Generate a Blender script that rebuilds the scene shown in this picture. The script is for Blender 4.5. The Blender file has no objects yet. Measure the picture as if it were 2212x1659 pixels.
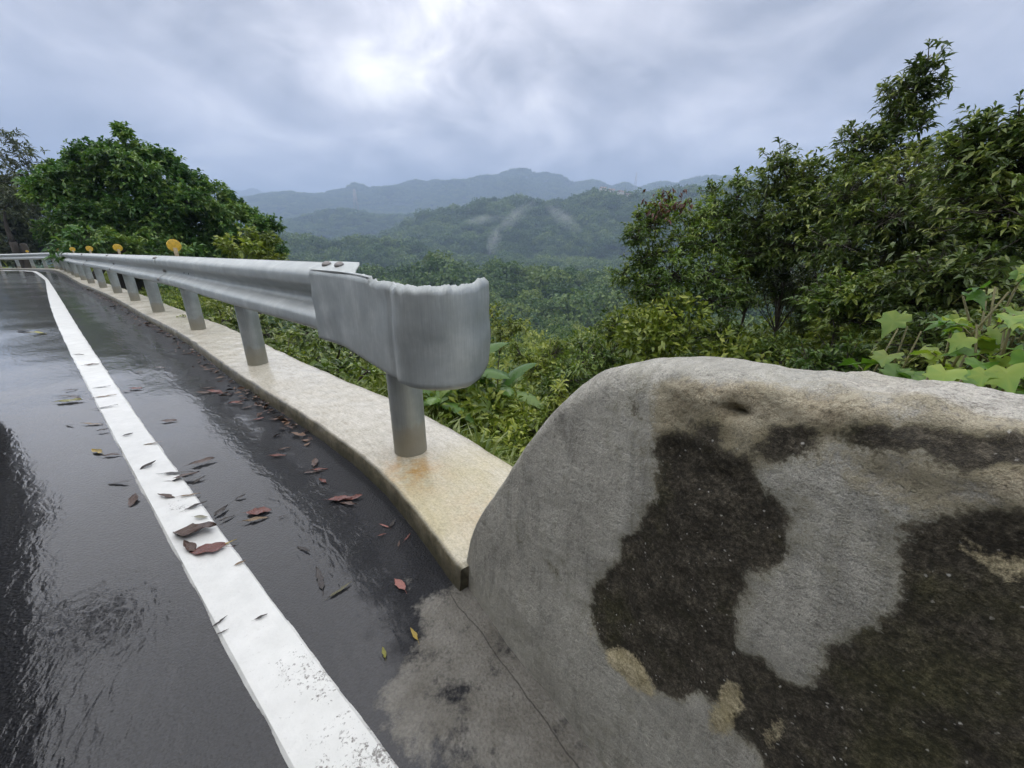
import bpy, math, random
import numpy as np
from mathutils import Vector, Matrix
random.seed(7); rng = np.random.default_rng(11)
S = bpy.context.scene
R = math.radians

# ------------------------------------------------------------------ camera
CAM = np.array([0.0, 0.0, 0.82]); F = 833.0; HZ = 543.0      # focal length and horizon row for a picture 2212 wide
PITCH = math.atan((829.5 - HZ) / F)
cam = bpy.data.cameras.new('camera'); co = bpy.data.objects.new('camera', cam); S.collection.objects.link(co)
co.location = CAM; co.rotation_euler = (math.pi / 2 - PITCH, 0, 0)
cam.sensor_width = 36; cam.lens = F / 2212 * 36; cam.clip_start = 0.02; cam.clip_end = 20000
S.camera = co
# ------------------------------------------------------------------ world, sun, exposure
SUN_EL, SUN_AZ = 66, -70          # azimuth from the view direction (+Y), positive to the right
w = bpy.data.worlds.new('World'); S.world = w; w.use_nodes = True
nt = w.node_tree; nt.nodes.clear()
def nd(nt, typ, ins=None, **props):
    n = nt.nodes.new(typ)
    for k, v in props.items(): setattr(n, k, v)
    for k, v in (ins or {}).items():
        s = n.inputs[k]
        if isinstance(v, bpy.types.NodeSocket): nt.links.new(v, s)
        elif isinstance(v, bpy.types.Node): nt.links.new(v.outputs[0], s)
        else: s.default_value = v
    return n
def ramp(nt, fac, stops, interp='LINEAR'):
    n = nd(nt, 'ShaderNodeValToRGB', {0: fac}); cr = n.color_ramp; cr.interpolation = interp
    while len(cr.elements) < len(stops): cr.elements.new(0.5)
    for e, (p, c) in zip(cr.elements, stops):
        e.position = p; e.color = (c, c, c, 1) if not hasattr(c, '__len__') else (*c, 1)
    return n.outputs[0]
def math_(nt, op, a, b=0.0, c=0.0, clamp=False):
    n = nd(nt, 'ShaderNodeMath', {0: a, 1: b, 2: c}, operation=op); n.use_clamp = clamp
    return n.outputs[0]
def vmath(nt, op, a, b=(0, 0, 0)):
    n = nd(nt, 'ShaderNodeVectorMath', {0: a, 1: b}, operation=op)
    return n.outputs['Value'] if op in ('DOT_PRODUCT', 'LENGTH', 'DISTANCE') else n.outputs[0]
def mix(nt, f, a, b, blend='MIX'):
    n = nt.nodes.new('ShaderNodeMix'); n.data_type = 'RGBA'; n.blend_type = blend
    for i, v in ((0, f), (6, a), (7, b)):
        if isinstance(v, bpy.types.NodeSocket): nt.links.new(v, n.inputs[i])
        else: n.inputs[i].default_value = v if i == 0 or len(v) == 4 else (*v, 1)
    return n.outputs[2]
def noise(nt, vec, scale, detail=3, rough=.55, dist=0.0, lac=2.0):
    return nd(nt, 'ShaderNodeTexNoise', {'Vector': vec, 'Scale': scale, 'Detail': detail, 'Roughness': rough, 'Distortion': dist, 'Lacunarity': lac}).outputs[0]
tc = nd(nt, 'ShaderNodeTexCoord'); D = tc.outputs['Generated']
sep = nd(nt, 'ShaderNodeSeparateXYZ', {0: D})
zz = math_(nt, 'ADD', math_(nt, 'MAXIMUM', sep.outputs[2], 0.0), 0.42)
cxy = nd(nt, 'ShaderNodeCombineXYZ', {0: math_(nt, 'DIVIDE', sep.outputs[0], zz), 1: math_(nt, 'DIVIDE', sep.outputs[1], zz), 2: 14.0})
n1 = noise(nt, vmath(nt, 'MULTIPLY', cxy.outputs[0], (0.9, 1.0, 1.0)), 1.7, 7, .51, .5)
n2 = noise(nt, vmath(nt, 'MULTIPLY', cxy.outputs[0], (1.0, 1.15, 1.0)), 3.8, 6, .58, .6)
cl = math_(nt, 'ADD', math_(nt, 'MULTIPLY', n1, .70), math_(nt, 'MULTIPLY', n2, .30))
# thin place in the cloud deck, where the light comes through
gd = vmath(nt, 'DOT_PRODUCT', D, tuple(Vector((-.17, .90, .42)).normalized()))
gap = ramp(nt, gd, [(0.93, 0.0), (0.985, .45), (1.0, 1.0)])
gapn = math_(nt, 'MULTIPLY', gap, math_(nt, 'MULTIPLY_ADD', n2, 1.6, -.35, clamp=True))
cl = math_(nt, 'ADD', cl, math_(nt, 'MULTIPLY', gapn, .20))
ccol = ramp(nt, cl, [(0.40, (.22, .235, .285)), (0.49, (.36, .375, .435)), (0.58, (.53, .54, .605)), (0.76, (1.0, 1.0, 1.0))])
hz = ramp(nt, sep.outputs[2], [(0.0, (.74, .77, .82)), (0.16, (.68, .71, .78)), (0.36, (1, 1, 1))])
ccol = mix(nt, 1.0, ccol, hz, 'MULTIPLY')
sky = nd(nt, 'ShaderNodeTexSky', sky_type='NISHITA', sun_disc=False, sun_elevation=R(SUN_EL), sun_rotation=R(SUN_AZ))
c10 = mix(nt, 1.0, ccol, (6.9, 6.65, 6.3, 1), 'MULTIPLY')
wc = mix(nt, 0.02, c10, sky.outputs[0])
bg = nd(nt, 'ShaderNodeBackground', {0: wc, 1: 0.10})
nd(nt, 'ShaderNodeOutputWorld', {0: bg.outputs[0]})
sl = bpy.data.lights.new('sun', 'SUN'); so = bpy.data.objects.new('sun', sl); S.collection.objects.link(so)
sl.energy = 1.5; sl.angle = R(140); sl.color = (1, .97, .93)
sd = Vector((math.sin(R(SUN_AZ)) * math.cos(R(SUN_EL)), math.cos(R(SUN_AZ)) * math.cos(R(SUN_EL)), math.sin(R(SUN_EL))))
so.rotation_euler = sd.to_track_quat('Z', 'Y').to_euler(); so.location = (0, 0, 60)
S.view_settings.view_transform = 'Standard'; S.view_settings.look = 'None'
S.view_settings.exposure = 1.58; S.view_settings.gamma = 1; S.view_settings.use_curve_mapping = False
cy = S.cycles
cy.use_denoising = True; cy.max_bounces = 5; cy.diffuse_bounces = 2; cy.glossy_bounces = 3; cy.transmission_bounces = 3
cy.volume_bounces = 1; cy.adaptive_threshold = .025; cy.transparent_max_bounces = 6; cy.caustics_reflective = False; cy.caustics_refractive = False
cy.sample_clamp_indirect = 4.0

# ------------------------------------------------------------------ helpers
COL = S.collection
def tag(o, label=None, cat=None, group=None, kind=None):
    for k, v in (('label', label), ('category', cat), ('group', group), ('kind', kind)):
        if v: o[k] = v
    return o
def empty(name, loc=(0, 0, 0), rz=0.0):
    o = bpy.data.objects.new(name, None); COL.objects.link(o); o.location = loc; o.rotation_euler = (0, 0, rz); o.empty_display_size = .1
    return o
def mesh(name, V, faces, mat=None, smooth=False, attrs=None, uv=None):
    """V (n,3); faces: one (m,k) array or a list of such arrays"""
    V = np.asarray(V, float).reshape(-1, 3)
    if not isinstance(faces, list): faces = [faces]
    faces = [np.asarray(f, int) for f in faces if len(f)]
    me = bpy.data.meshes.new(name)
    me.vertices.add(len(V)); me.vertices.foreach_set('co', V.ravel())
    li = np.concatenate([f.ravel() for f in faces]); tot = np.concatenate([np.full(len(f), f.shape[1]) for f in faces])
    me.loops.add(len(li)); me.loops.foreach_set('vertex_index', li)
    me.polygons.add(len(tot)); me.polygons.foreach_set('loop_start', np.concatenate([[0], np.cumsum(tot)[:-1]])); 
    try: me.polygons.foreach_set('loop_total', tot)
    except Exception: pass
    me.polygons.foreach_set('use_smooth', np.full(len(tot), smooth))
    for k, a in (attrs or {}).items():
        at = me.attributes.new(k, 'FLOAT', 'POINT'); at.data.foreach_set('value', np.asarray(a, np.float32))
    if uv is not None:
        ul = me.uv_layers.new(name='UVMap'); ul.data.foreach_set('uv', np.asarray(uv, np.float32)[li].ravel())
    me.update(calc_edges=True); me.validate()
    if mat: me.materials.append(mat)
    return me
def obj(name, me, parent=None, loc=None):
    o = bpy.data.objects.new(name, me); COL.objects.link(o)
    if parent: o.parent = parent
    if loc is not None: o.location = loc
    return o
def grid_faces(n, m, closed=False):
    i, j = np.meshgrid(np.arange(n - 1), np.arange(m if closed else m - 1), indexing='ij')
    j2 = (j + 1) % m
    return np.stack([i * m + j, (i + 1) * m + j, (i + 1) * m + j2, i * m + j2], -1).reshape(-1, 4)
class MB:
    """collects pieces of one mesh"""
    def __init__(s): s.V = []; s.Q = []; s.T = []; s.n = 0; s.a = []
    def add(s, V, quads=None, tris=None, a=0.0):
        V = np.asarray(V, float).reshape(-1, 3)
        if quads is not None and len(quads): s.Q.append(np.asarray(quads) + s.n)
        if tris is not None and len(tris): s.T.append(np.asarray(tris) + s.n)
        s.V.append(V); s.n += len(V); s.a.append(np.broadcast_to(np.asarray(a, float), (len(V),)))
    def box(s, c, size, rot=None):
        q = np.array([[x, y, z] for z in (-.5, .5) for y in (-.5, .5) for x in (-.5, .5)]) * np.array(size)
        if rot is not None: q = q @ np.array(rot).T
        s.add(q + np.array(c), [[0, 2, 3, 1], [4, 5, 7, 6], [0, 1, 5, 4], [2, 6, 7, 3], [0, 4, 6, 2], [1, 3, 7, 5]])
    def tube(s, P, r, sides=6, cap=True):
        P = np.asarray(P, float); r = np.broadcast_to(np.asarray(r, float), (len(P),))
        t = np.gradient(P, axis=0); t /= np.linalg.norm(t, axis=1)[:, None] + 1e-12
        up = np.array([0, 0, 1.0]) if abs(t[0][2]) < .9 else np.array([1.0, 0, 0])
        u = np.cross(t, up); u /= np.linalg.norm(u, axis=1)[:, None] + 1e-12; v = np.cross(t, u)
        a = np.linspace(0, 2 * np.pi, sides, endpoint=False)
        V = P[:, None] + r[:, None, None] * (np.cos(a)[None, :, None] * u[:, None] + np.sin(a)[None, :, None] * v[:, None])
        n = len(P); Q = grid_faces(n, sides, True)
        V = V.reshape(-1, 3); T = []
        if cap:
            V = np.vstack([V, P[0], P[-1]]); k = n * sides
            for j in range(sides):
                T += [[k, j, (j + 1) % sides], [k + 1, (n - 1) * sides + (j + 1) % sides, (n - 1) * sides + j]]
        s.add(V, Q, T)
    def build(s, name, mat, parent=None, smooth=True, attr=None, loc=None):
        f = ([np.vstack(s.Q)] if s.Q else []) + ([np.vstack(s.T)] if s.T else [])
        me = mesh(name, np.vstack(s.V), f, mat, smooth, {attr: np.concatenate(s.a)} if attr else None)
        return obj(name, me, parent, loc)
def _h(ix, iy, seed):
    n = (ix * 374761393 + iy * 668265263 + seed * 974634777) & 0xffffffff
    n = ((n ^ (n >> 13)) * 1274126177) & 0xffffffff
    return ((n ^ (n >> 16)) & 0xffff) / 65535.0
def vnoise(x, y, seed=0):
    x = np.asarray(x, float); y = np.asarray(y, float)
    ix = np.floor(x).astype(np.int64); iy = np.floor(y).astype(np.int64); fx = x - ix; fy = y - iy
    fx = fx * fx * (3 - 2 * fx); fy = fy * fy * (3 - 2 * fy)
    a = _h(ix, iy, seed) * (1 - fx) + _h(ix + 1, iy, seed) * fx; b = _h(ix, iy + 1, seed) * (1 - fx) + _h(ix + 1, iy + 1, seed) * fx
    return (a * (1 - fy) + b * fy) * 2 - 1
def fbm(x, y, oct=4, seed=0, gain=.5):
    t = 0; am = 1
    for k in range(oct):
        t = t + am * vnoise(x * 2 ** k, y * 2 ** k, seed + k); am *= gain
    return t
def sstep(a, b, x): t = np.clip((x - a) / (b - a), 0, 1); return t * t * (3 - 2 * t)
SP, CP = math.sin(PITCH), math.cos(PITCH)
def ray(px, py):
    u = (px - 1106) / F; v = (829.5 - py) / F
    return np.array([u, CP + v * SP, -SP + v * CP])
def at(px, py, d):                      # point seen at a picture position, d metres away (horizontally)
    r = ray(px, py); return CAM + r * d / np.hypot(r[0], r[1])
def on_z(px, py, z=0.0):
    r = ray(px, py); return CAM + r * (z - CAM[2]) / r[2]
def in_poly(x, y, poly):
    c = np.zeros(x.shape, bool); n = len(poly)
    for i in range(n):
        x1, y1 = poly[i]; x2, y2 = poly[i - 1]
        k = ((y1 > y) != (y2 > y)) & (x < (x2 - x1) * (y - y1) / (y2 - y1 + 1e-12) + x1); c ^= k
    return c

# ------------------------------------------------------------------ materials
def new_mat(name):
    m = bpy.data.materials.new(name); m.use_nodes = True; nt = m.node_tree; nt.nodes.clear()
    return m, nt
def finish(nt, surf, disp=None):
    o = nd(nt, 'ShaderNodeOutputMaterial', {0: surf})
    return o
def bsdf(nt, **k):
    names = dict(col='Base Color', rough='Roughness', metal='Metallic', nrm='Normal', coat='Coat Weight', crough='Coat Roughness', cnrm='Coat Normal', spec='Specular IOR Level', trans='Transmission Weight', ior='IOR', alpha='Alpha')
    d = {}
    for a, v in k.items():
        if a == 'col' and hasattr(v, '__len__') and not isinstance(v, bpy.types.NodeSocket) and len(v) == 3: v = (*v, 1)
        d[names[a]] = v
    return nd(nt, 'ShaderNodeBsdfPrincipled', d).outputs[0]
def bump(nt, h, strength=.5, dist=.01, nrm=None):
    d = {'Height': h, 'Strength': strength, 'Distance': dist}
    if nrm is not None: d['Normal'] = nrm
    return nd(nt, 'ShaderNodeBump', d).outputs[0]
def attr(nt, name): return nd(nt, 'ShaderNodeAttribute', attribute_name=name).outputs['Fac']
def opos(nt): return nd(nt, 'ShaderNodeTexCoord').outputs['Object']
def vscale(nt, v, s): return vmath(nt, 'MULTIPLY', v, s)
def uvn(nt): return nd(nt, 'ShaderNodeUVMap', uv_map='UVMap').outputs[0]

def m_leaf(name, dark, mid, light, rough=.38, transl=.22, var_world=0.6):
    m, nt = new_mat(name)
    r = attr(nt, 'rnd')
    c = ramp(nt, r, [(0.0, dark), (0.55, mid), (1.0, light)])
    p = nd(nt, 'ShaderNodeNewGeometry').outputs['Position']
    nz = noise(nt, p, var_world, 2)
    c = mix(nt, 1.0, c, ramp(nt, nz, [(.3, .72), (.7, 1.25)]), 'MULTIPLY')
    b = bsdf(nt, col=c, rough=rough, spec=.45)
    t = nd(nt, 'ShaderNodeBsdfTranslucent', {0: mix(nt, 1.0, c, (1.5, 1.6, .7, 1), 'MULTIPLY')}).outputs[0]
    finish(nt, nd(nt, 'ShaderNodeMixShader', {0: transl, 1: b, 2: t}).outputs[0]); return m
def m_plain(name, col, rough=.6, metal=0.0, nscale=30, nvar=.25, bumps=.2, bdist=.004, coat=0.0):
    m, nt = new_mat(name); p = opos(nt)
    n = noise(nt, p, nscale, 4)
    c = mix(nt, 1.0, (*col, 1), ramp(nt, n, [(.3, 1 - nvar), (.7, 1 + nvar)]), 'MULTIPLY')
    finish(nt, bsdf(nt, col=c, rough=rough, metal=metal, nrm=bump(nt, n, bumps, bdist), coat=coat)); return m

def m_galv(name, streak=True, mud=False):
    m, nt = new_mat(name); p = opos(nt)
    n1 = noise(nt, p, 9, 4, .6)
    ns = noise(nt, vscale(nt, p, (230, 230, 9)), 1.0, 5, .7)           # runs down the sheet
    nf = noise(nt, p, 160, 2, .6)
    f = math_(nt, 'ADD', math_(nt, 'MULTIPLY', n1, .62), math_(nt, 'MULTIPLY', ns, .38 if streak else .1))
    c = ramp(nt, f, [(.30, (.30, .325, .325)), (.5, (.40, .43, .425)), (.62, (.50, .53, .52)), (.75, (.66, .68, .67))])
    rg = ramp(nt, f, [(.3, .40), (.7, .58)])
    met = .5
    if mud:
        z = nd(nt, 'ShaderNodeSeparateXYZ', {0: p}).outputs[2]
        e = math_(nt, 'ADD', z, math_(nt, 'MULTIPLY', noise(nt, vscale(nt, p, (14, 14, 8)), 1.0, 4, .6), -.12))
        mk = ramp(nt, e, [(0.005, 1.0), (0.06, 0.75), (0.085, .15), (.3, 0.05)])
        mk = math_(nt, 'MULTIPLY', mk, .8)
        c = mix(nt, mk, c, (.235, .21, .145, 1)); rg = mix(nt, mk, rg, (.5, .5, .5, 1))
        met = math_(nt, 'MULTIPLY_ADD', mk, -.7, .6)
    b = bump(nt, math_(nt, 'ADD', math_(nt, 'MULTIPLY', ns, .6), math_(nt, 'MULTIPLY', nf, .25)), .12, .002)
    finish(nt, bsdf(nt, col=c, rough=rg, metal=met, nrm=b, spec=.5)); return m
GALV = m_galv('galvanised_sheet'); GALVP = m_galv('galvanised_post', True, True)

# wet asphalt: dark stone, a film of rain water with small ripples, dryer strip by the kerb, cement wash near the wall
def m_road():
    m, nt = new_mat('wet_asphalt'); p = opos(nt)
    u = nd(nt, 'ShaderNodeSeparateXYZ', {0: uvn(nt)}); s_, o_ = u.outputs[0], u.outputs[1]
    conc = attr(nt, 'cement')
    big = noise(nt, p, 1.1, 4, .55); med = noise(nt, p, 9, 4, .6); fine = noise(nt, p, 190, 3, .65)
    vor = nd(nt, 'ShaderNodeTexVoronoi', {'Vector': p, 'Scale': 150.0}).outputs[0]
    asp = mix(nt, ramp(nt, fine, [(.35, 0), (.7, 1)]), (.006, .0065, .0085, 1), (.026, .027, .031, 1))
    cm = math_(nt, 'ADD', conc, math_(nt, 'MULTIPLY', math_(nt, 'ADD', math_(nt, 'MULTIPLY', noise(nt, p, 14, 6, .72), .75), math_(nt, 'MULTIPLY', noise(nt, p, 60, 3, .7), .25)), 2.4))
    cmask = ramp(nt, cm, [(1.13, 0), (1.24, 1)] if False else [(.0, 0), (1.0, 1)])
    cmask = math_(nt, 'MULTIPLY', math_(nt, 'SUBTRACT', cm, 1.80), 3.2, clamp=True)
    ccol = mix(nt, ramp(nt, med, [(.3, 0), (.7, 1)]), (.15, .14, .118, 1), (.27, .26, .23, 1))
    ccol = mix(nt, 1.0, ccol, ramp(nt, fine, [(.3, .75), (.7, 1.2)]), 'MULTIPLY')
    col = mix(nt, math_(nt, 'MULTIPLY', cmask, .92), asp, ccol)
    crk = math_(nt, 'ABSOLUTE', math_(nt, 'SUBTRACT', o_, math_(nt, 'MULTIPLY_ADD', noise(nt, vscale(nt, uvn(nt), (7.0, 0, 0)), 1.0, 3, .6), .035, .125)))
    crk = math_(nt, 'MULTIPLY', math_(nt, 'SUBTRACT', 1.0, math_(nt, 'DIVIDE', crk, .0022), clamp=True), math_(nt, 'LESS_THAN', s_, NOSE - .02))
    col = mix(nt, math_(nt, 'MULTIPLY', crk, .85), col, (.03, .028, .024, 1))
    # water film: everywhere except the granular strip at the kerb and the cement
    edge = math_(nt, 'ADD', o_, math_(nt, 'MULTIPLY', math_(nt, 'SUBTRACT', med, .5), .28))
    edge = math_(nt, 'ADD', edge, math_(nt, 'MULTIPLY', math_(nt, 'SUBTRACT', big, .5), .22))
    wet = ramp(nt, edge, [(.25, .12), (.33, 1.0)])
    wet = math_(nt, 'MULTIPLY', wet, math_(nt, 'MULTIPLY_ADD', cmask, -.75, 1.0))
    # ripples: run along the flow, stretched
    rp = vscale(nt, uvn(nt), (30.0, 75.0, 1.0)); rp2 = vscale(nt, uvn(nt), (9.0, 26.0, 1.0))
    rip = math_(nt, 'ADD', math_(nt, 'MULTIPLY', noise(nt, rp, 1.0, 2, .5, .4), .5), math_(nt, 'MULTIPLY', noise(nt, rp2, 1.0, 2, .5, .6), 1.3))
    cn = bump(nt, math_(nt, 'ADD', rip, math_(nt, 'MULTIPLY', fine, .09)), ramp(nt, big, [(.35, .22), (.65, .55)]), .0035)
    grain = bump(nt, math_(nt, 'ADD', fine, math_(nt, 'MULTIPLY', vor, .8)), .9, .004)
    wrough = ramp(nt, med, [(.3, .02), (.7, .07)])
    b = bsdf(nt, col=col, rough=ramp(nt, fine, [(.3, .38), (.7, .62)]), nrm=grain, coat=wet, crough=wrough, cnrm=cn, spec=.22)
    finish(nt, b); return m
def m_line():
    m, nt = new_mat('white_road_paint'); p = opos(nt)
    fine = noise(nt, p, 90, 4, .65); med = noise(nt, p, 11, 5, .65); big = noise(nt, p, 2.3, 3)
    sp = nd(nt, 'ShaderNodeSeparateXYZ', {0: p})
    wr = math_(nt, 'ADD', attr(nt, 'worn'), math_(nt, 'ADD', math_(nt, 'MULTIPLY', noise(nt, p, 30, 5, .7), .75), math_(nt, 'MULTIPLY', noise(nt, vscale(nt, p, (1, 1, .2)), 170, 3, .7), .75)))
    wm = math_(nt, 'MULTIPLY', math_(nt, 'SUBTRACT', wr, 1.03), 10.0, clamp=True)
    c = mix(nt, ramp(nt, med, [(.3, 0), (.7, 1)]), (.72, .73, .70, 1), (.86, .87, .84, 1))
    c = mix(nt, ramp(nt, fine, [(.62, 0), (.78, .35)]), c, (.45, .44, .40, 1))
    c = mix(nt, math_(nt, 'MULTIPLY', wm, .85), c, (.13, .115, .10, 1))
    n = bump(nt, math_(nt, 'ADD', fine, math_(nt, 'MULTIPLY', med, 1.5)), .45, .003)
    finish(nt, bsdf(nt, col=c, rough=.42, nrm=n, coat=.35, crough=.12, spec=.5)); return m
def m_slab():
    m, nt = new_mat('wet_pale_concrete'); p = opos(nt)
    u = nd(nt, 'ShaderNodeSeparateXYZ', {0: uvn(nt)}); s_, o_ = u.outputs[0], u.outputs[1]
    big = noise(nt, p, 3.0, 4); med = noise(nt, p, 17, 5, .65); fine = noise(nt, p, 120, 3, .65)
    br = noise(nt, vscale(nt, uvn(nt), (16.0, 70.0, 1)), 1.0, 4, .65, .6)
    c = ramp(nt, math_(nt, 'ADD', math_(nt, 'MULTIPLY', med, .5), math_(nt, 'MULTIPLY', br, .5)), [(.3, (.32, .29, .215)), (.5, (.50, .465, .375)), (.7, (.64, .61, .525))])
    yl = math_(nt, 'MULTIPLY', attr(nt, 'yellow'), ramp(nt, big, [(.35, .35), (.6, 1)]))
    c = mix(nt, yl, c, (.50, .43, .22, 1))
    rs = math_(nt, 'MULTIPLY', attr(nt, 'rust'), ramp(nt, med, [(.38, 0), (.6, 1)]))
    c = mix(nt, rs, c, (.40, .23, .06, 1))
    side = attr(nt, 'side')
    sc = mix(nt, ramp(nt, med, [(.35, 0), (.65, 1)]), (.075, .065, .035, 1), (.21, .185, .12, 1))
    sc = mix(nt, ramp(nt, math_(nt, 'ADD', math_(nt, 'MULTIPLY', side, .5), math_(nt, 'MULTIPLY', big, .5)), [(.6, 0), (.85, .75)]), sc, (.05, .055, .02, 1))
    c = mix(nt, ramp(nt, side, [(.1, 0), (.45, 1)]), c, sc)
    c = mix(nt, 1.0, c, ramp(nt, fine, [(.25, .72), (.75, 1.22)]), 'MULTIPLY')
    n = bump(nt, math_(nt, 'ADD', math_(nt, 'MULTIPLY', br, 1.2), math_(nt, 'ADD', fine, math_(nt, 'MULTIPLY', med, .8))), .55, .004)
    wet = ramp(nt, big, [(.3, .9), (.7, .35)])
    finish(nt, bsdf(nt, col=c, rough=.6, nrm=n, coat=wet, crough=.16, cnrm=bump(nt, med, .25, .004), spec=.4)); return m
def m_wall():
    m, nt = new_mat('weathered_concrete'); p = opos(nt)
    big = noise(nt, p, 7, 5, .6); med = noise(nt, p, 42, 6, .68); cr = noise(nt, p, 210, 5, .7); fine = noise(nt, p, 800, 3, .7)
    br = noise(nt, vscale(nt, uvn(nt), (150.0, 16.0, 1)), 1.0, 4, .6, .5)
    nn = math_(nt, 'ADD', math_(nt, 'MULTIPLY', med, .6), math_(nt, 'MULTIPLY', cr, .4))
    def msk(name, k=10, amp=1.3, th=1.15):
        return math_(nt, 'MULTIPLY', math_(nt, 'SUBTRACT', math_(nt, 'ADD', attr(nt, name), math_(nt, 'MULTIPLY', nn, amp)), th), k, clamp=True)
    grain = mix(nt, 1.0, ramp(nt, fine, [(.30, .62), (.70, 1.30)]), ramp(nt, cr, [(.30, .60), (.45, 1.0), (.72, 1.16)]), 'MULTIPLY')
    plast = ramp(nt, math_(nt, 'ADD', math_(nt, 'MULTIPLY', big, .7), math_(nt, 'MULTIPLY', br, .3)), [(.30, (.33, .315, .27)), (.5, (.50, .485, .425)), (.70, (.62, .605, .54))])
    plast = mix(nt, 1.0, plast, ramp(nt, noise(nt, vscale(nt, uvn(nt), (22.0, 5.0, 1)), 1.0, 5, .65, 1.5), [(.30, .72), (.5, 1.0), (.7, 1.1)]), 'MULTIPLY')
    old = ramp(nt, nn, [(.32, (.13, .105, .065)), (.46, (.37, .32, .22)), (.62, (.60, .545, .42))])
    topc = ramp(nt, nn, [(.32, (.16, .145, .12)), (.44, (.44, .415, .36)), (.55, (.66, .63, .56)), (.68, (.78, .75, .68))])
    tan = ramp(nt, nn, [(.35, (.26, .21, .09)), (.6, (.66, .58, .38))])
    base = mix(nt, msk('old', 4), plast, old); base = mix(nt, msk('top', 4), base, topc)
    base = mix(nt, 1.0, base, grain, 'MULTIPLY')
    # black crust: patchy, thin at its edges, with olive bloom and pale flecks
    dsum = math_(nt, 'ADD', attr(nt, 'dark'), math_(nt, 'ADD', math_(nt, 'MULTIPLY', nn, 2.1), math_(nt, 'MULTIPLY', big, 1.4)))
    md = math_(nt, 'MULTIPLY', math_(nt, 'SUBTRACT', dsum, 2.10), 4.5, clamp=True)
    halo = math_(nt, 'MULTIPLY', math_(nt, 'SUBTRACT', dsum, 1.78), 2.2, clamp=True)
    base = mix(nt, math_(nt, 'MULTIPLY', halo, .55), base, mix(nt, med, (.10, .095, .04, 1), (.27, .25, .15, 1)))
    g2 = math_(nt, 'ADD', math_(nt, 'MULTIPLY', cr, .5), math_(nt, 'ADD', math_(nt, 'MULTIPLY', fine, .25), math_(nt, 'MULTIPLY', med, .25)))
    dark = ramp(nt, g2, [(.35, (.009, .008, .005)), (.48, (.042, .036, .025)), (.57, (.115, .10, .072)), (.67, (.30, .265, .20))])
    olive = ramp(nt, g2, [(.36, (.014, .014, .004)), (.50, (.055, .055, .018)), (.64, (.17, .155, .065))])
    om = math_(nt, 'MULTIPLY', math_(nt, 'SUBTRACT', math_(nt, 'ADD', math_(nt, 'MULTIPLY', attr(nt, 'moss'), .16), noise(nt, p, 15, 5, .65)), .56), 5, clamp=True)
    dark = mix(nt, math_(nt, 'MULTIPLY', om, .65), dark, olive)
    fl = math_(nt, 'MULTIPLY', ramp(nt, nd(nt, 'ShaderNodeTexVoronoi', {'Vector': vmath(nt, 'ADD', p, vscale(nt, nd(nt, 'ShaderNodeTexNoise', {'Vector': p, 'Scale': 300.0}).outputs[1], (.004, .004, .004))), 'Scale': 130.0}).outputs[0], [(.0, 1), (.12, 1), (.20, 0)]), ramp(nt, noise(nt, p, 55, 3), [(.54, 0), (.60, 1)]))
    dark = mix(nt, math_(nt, 'MULTIPLY', fl, .85), dark, (.62, .60, .54, 1))
    c = mix(nt, md, base, dark)
    mn = msk('tan', 4, 1.5, 1.22); c = mix(nt, math_(nt, 'MULTIPLY', mn, .9), c, mix(nt, 1.0, tan, grain, 'MULTIPLY'))
    h = math_(nt, 'ADD', math_(nt, 'MULTIPLY', fine, .22), math_(nt, 'ADD', math_(nt, 'MULTIPLY', cr, .8), math_(nt, 'MULTIPLY', br, .3)))
    n = bump(nt, h, 1.0, .0045)
    n = bump(nt, math_(nt, 'ADD', math_(nt, 'MULTIPLY', md, -1.0), math_(nt, 'MULTIPLY', med, 2.2)), .9, .005, n)
    finish(nt, bsdf(nt, col=c, rough=.7, nrm=n, spec=.35)); return m
NOSE = -.62
ROAD, LINE, SLAB, WALL = m_road(), m_line(), m_slab(), m_wall()
def m_terrain():
    m, nt = new_mat('hillside_green'); g = nd(nt, 'ShaderNodeNewGeometry').outputs['Position']
    a = noise(nt, g, .012, 5, .6); b = noise(nt, g, .11, 4, .65); f = noise(nt, g, 1.7, 3)
    v = nd(nt, 'ShaderNodeTexVoronoi', {'Vector': g, 'Scale': .10}).outputs[0]
    c = ramp(nt, math_(nt, 'ADD', math_(nt, 'MULTIPLY', a, .5), math_(nt, 'MULTIPLY', b, .5)), [(.3, (.012, .022, .010)), (.5, (.030, .052, .020)), (.7, (.065, .095, .034))])
    h = math_(nt, 'ADD', math_(nt, 'MULTIPLY', v, -1.2), b)
    finish(nt, bsdf(nt, col=c, rough=.85, spec=.2, nrm=bump(nt, h, 1.0, 9.0))); return m
TERR = m_terrain()
BARK = m_plain('bark', (.055, .045, .036), .8, 0, 40, .4, .6, .01)
BARKP = m_plain('pale_bark', (.14, .125, .105), .8, 0, 40, .4, .6, .01)
LEAF_D = m_leaf('glossy_dark_leaf', (.042, .074, .022), (.118, .168, .048), (.27, .305, .090), .28)
LEAF_M = m_leaf('mid_green_leaf', (.042, .084, .018), (.115, .180, .036), (.26, .315, .068), .32)
LEAF_Y = m_leaf('yellow_green_leaf', (.075, .115, .016), (.17, .225, .032), (.31, .34, .065), .40)
LEAF_B = m_leaf('bright_broad_leaf', (.055, .135, .020), (.12, .235, .036), (.25, .32, .05), .36, .34)
LEAF_G = m_leaf('grey_green_leaf', (.05, .068, .042), (.105, .125, .078), (.18, .20, .125), .6)
LEAF_T = m_leaf('broad_crown_leaf', (.030, .085, .022), (.085, .185, .044), (.21, .30, .072), .42)
DEADL = m_leaf('dead_brown_leaf', (.03, .012, .010), (.07, .028, .020), (.12, .05, .035), .5)
GRASS = m_leaf('grass_blade', (.09, .14, .03), (.17, .23, .055), (.30, .34, .12), .45)
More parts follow.
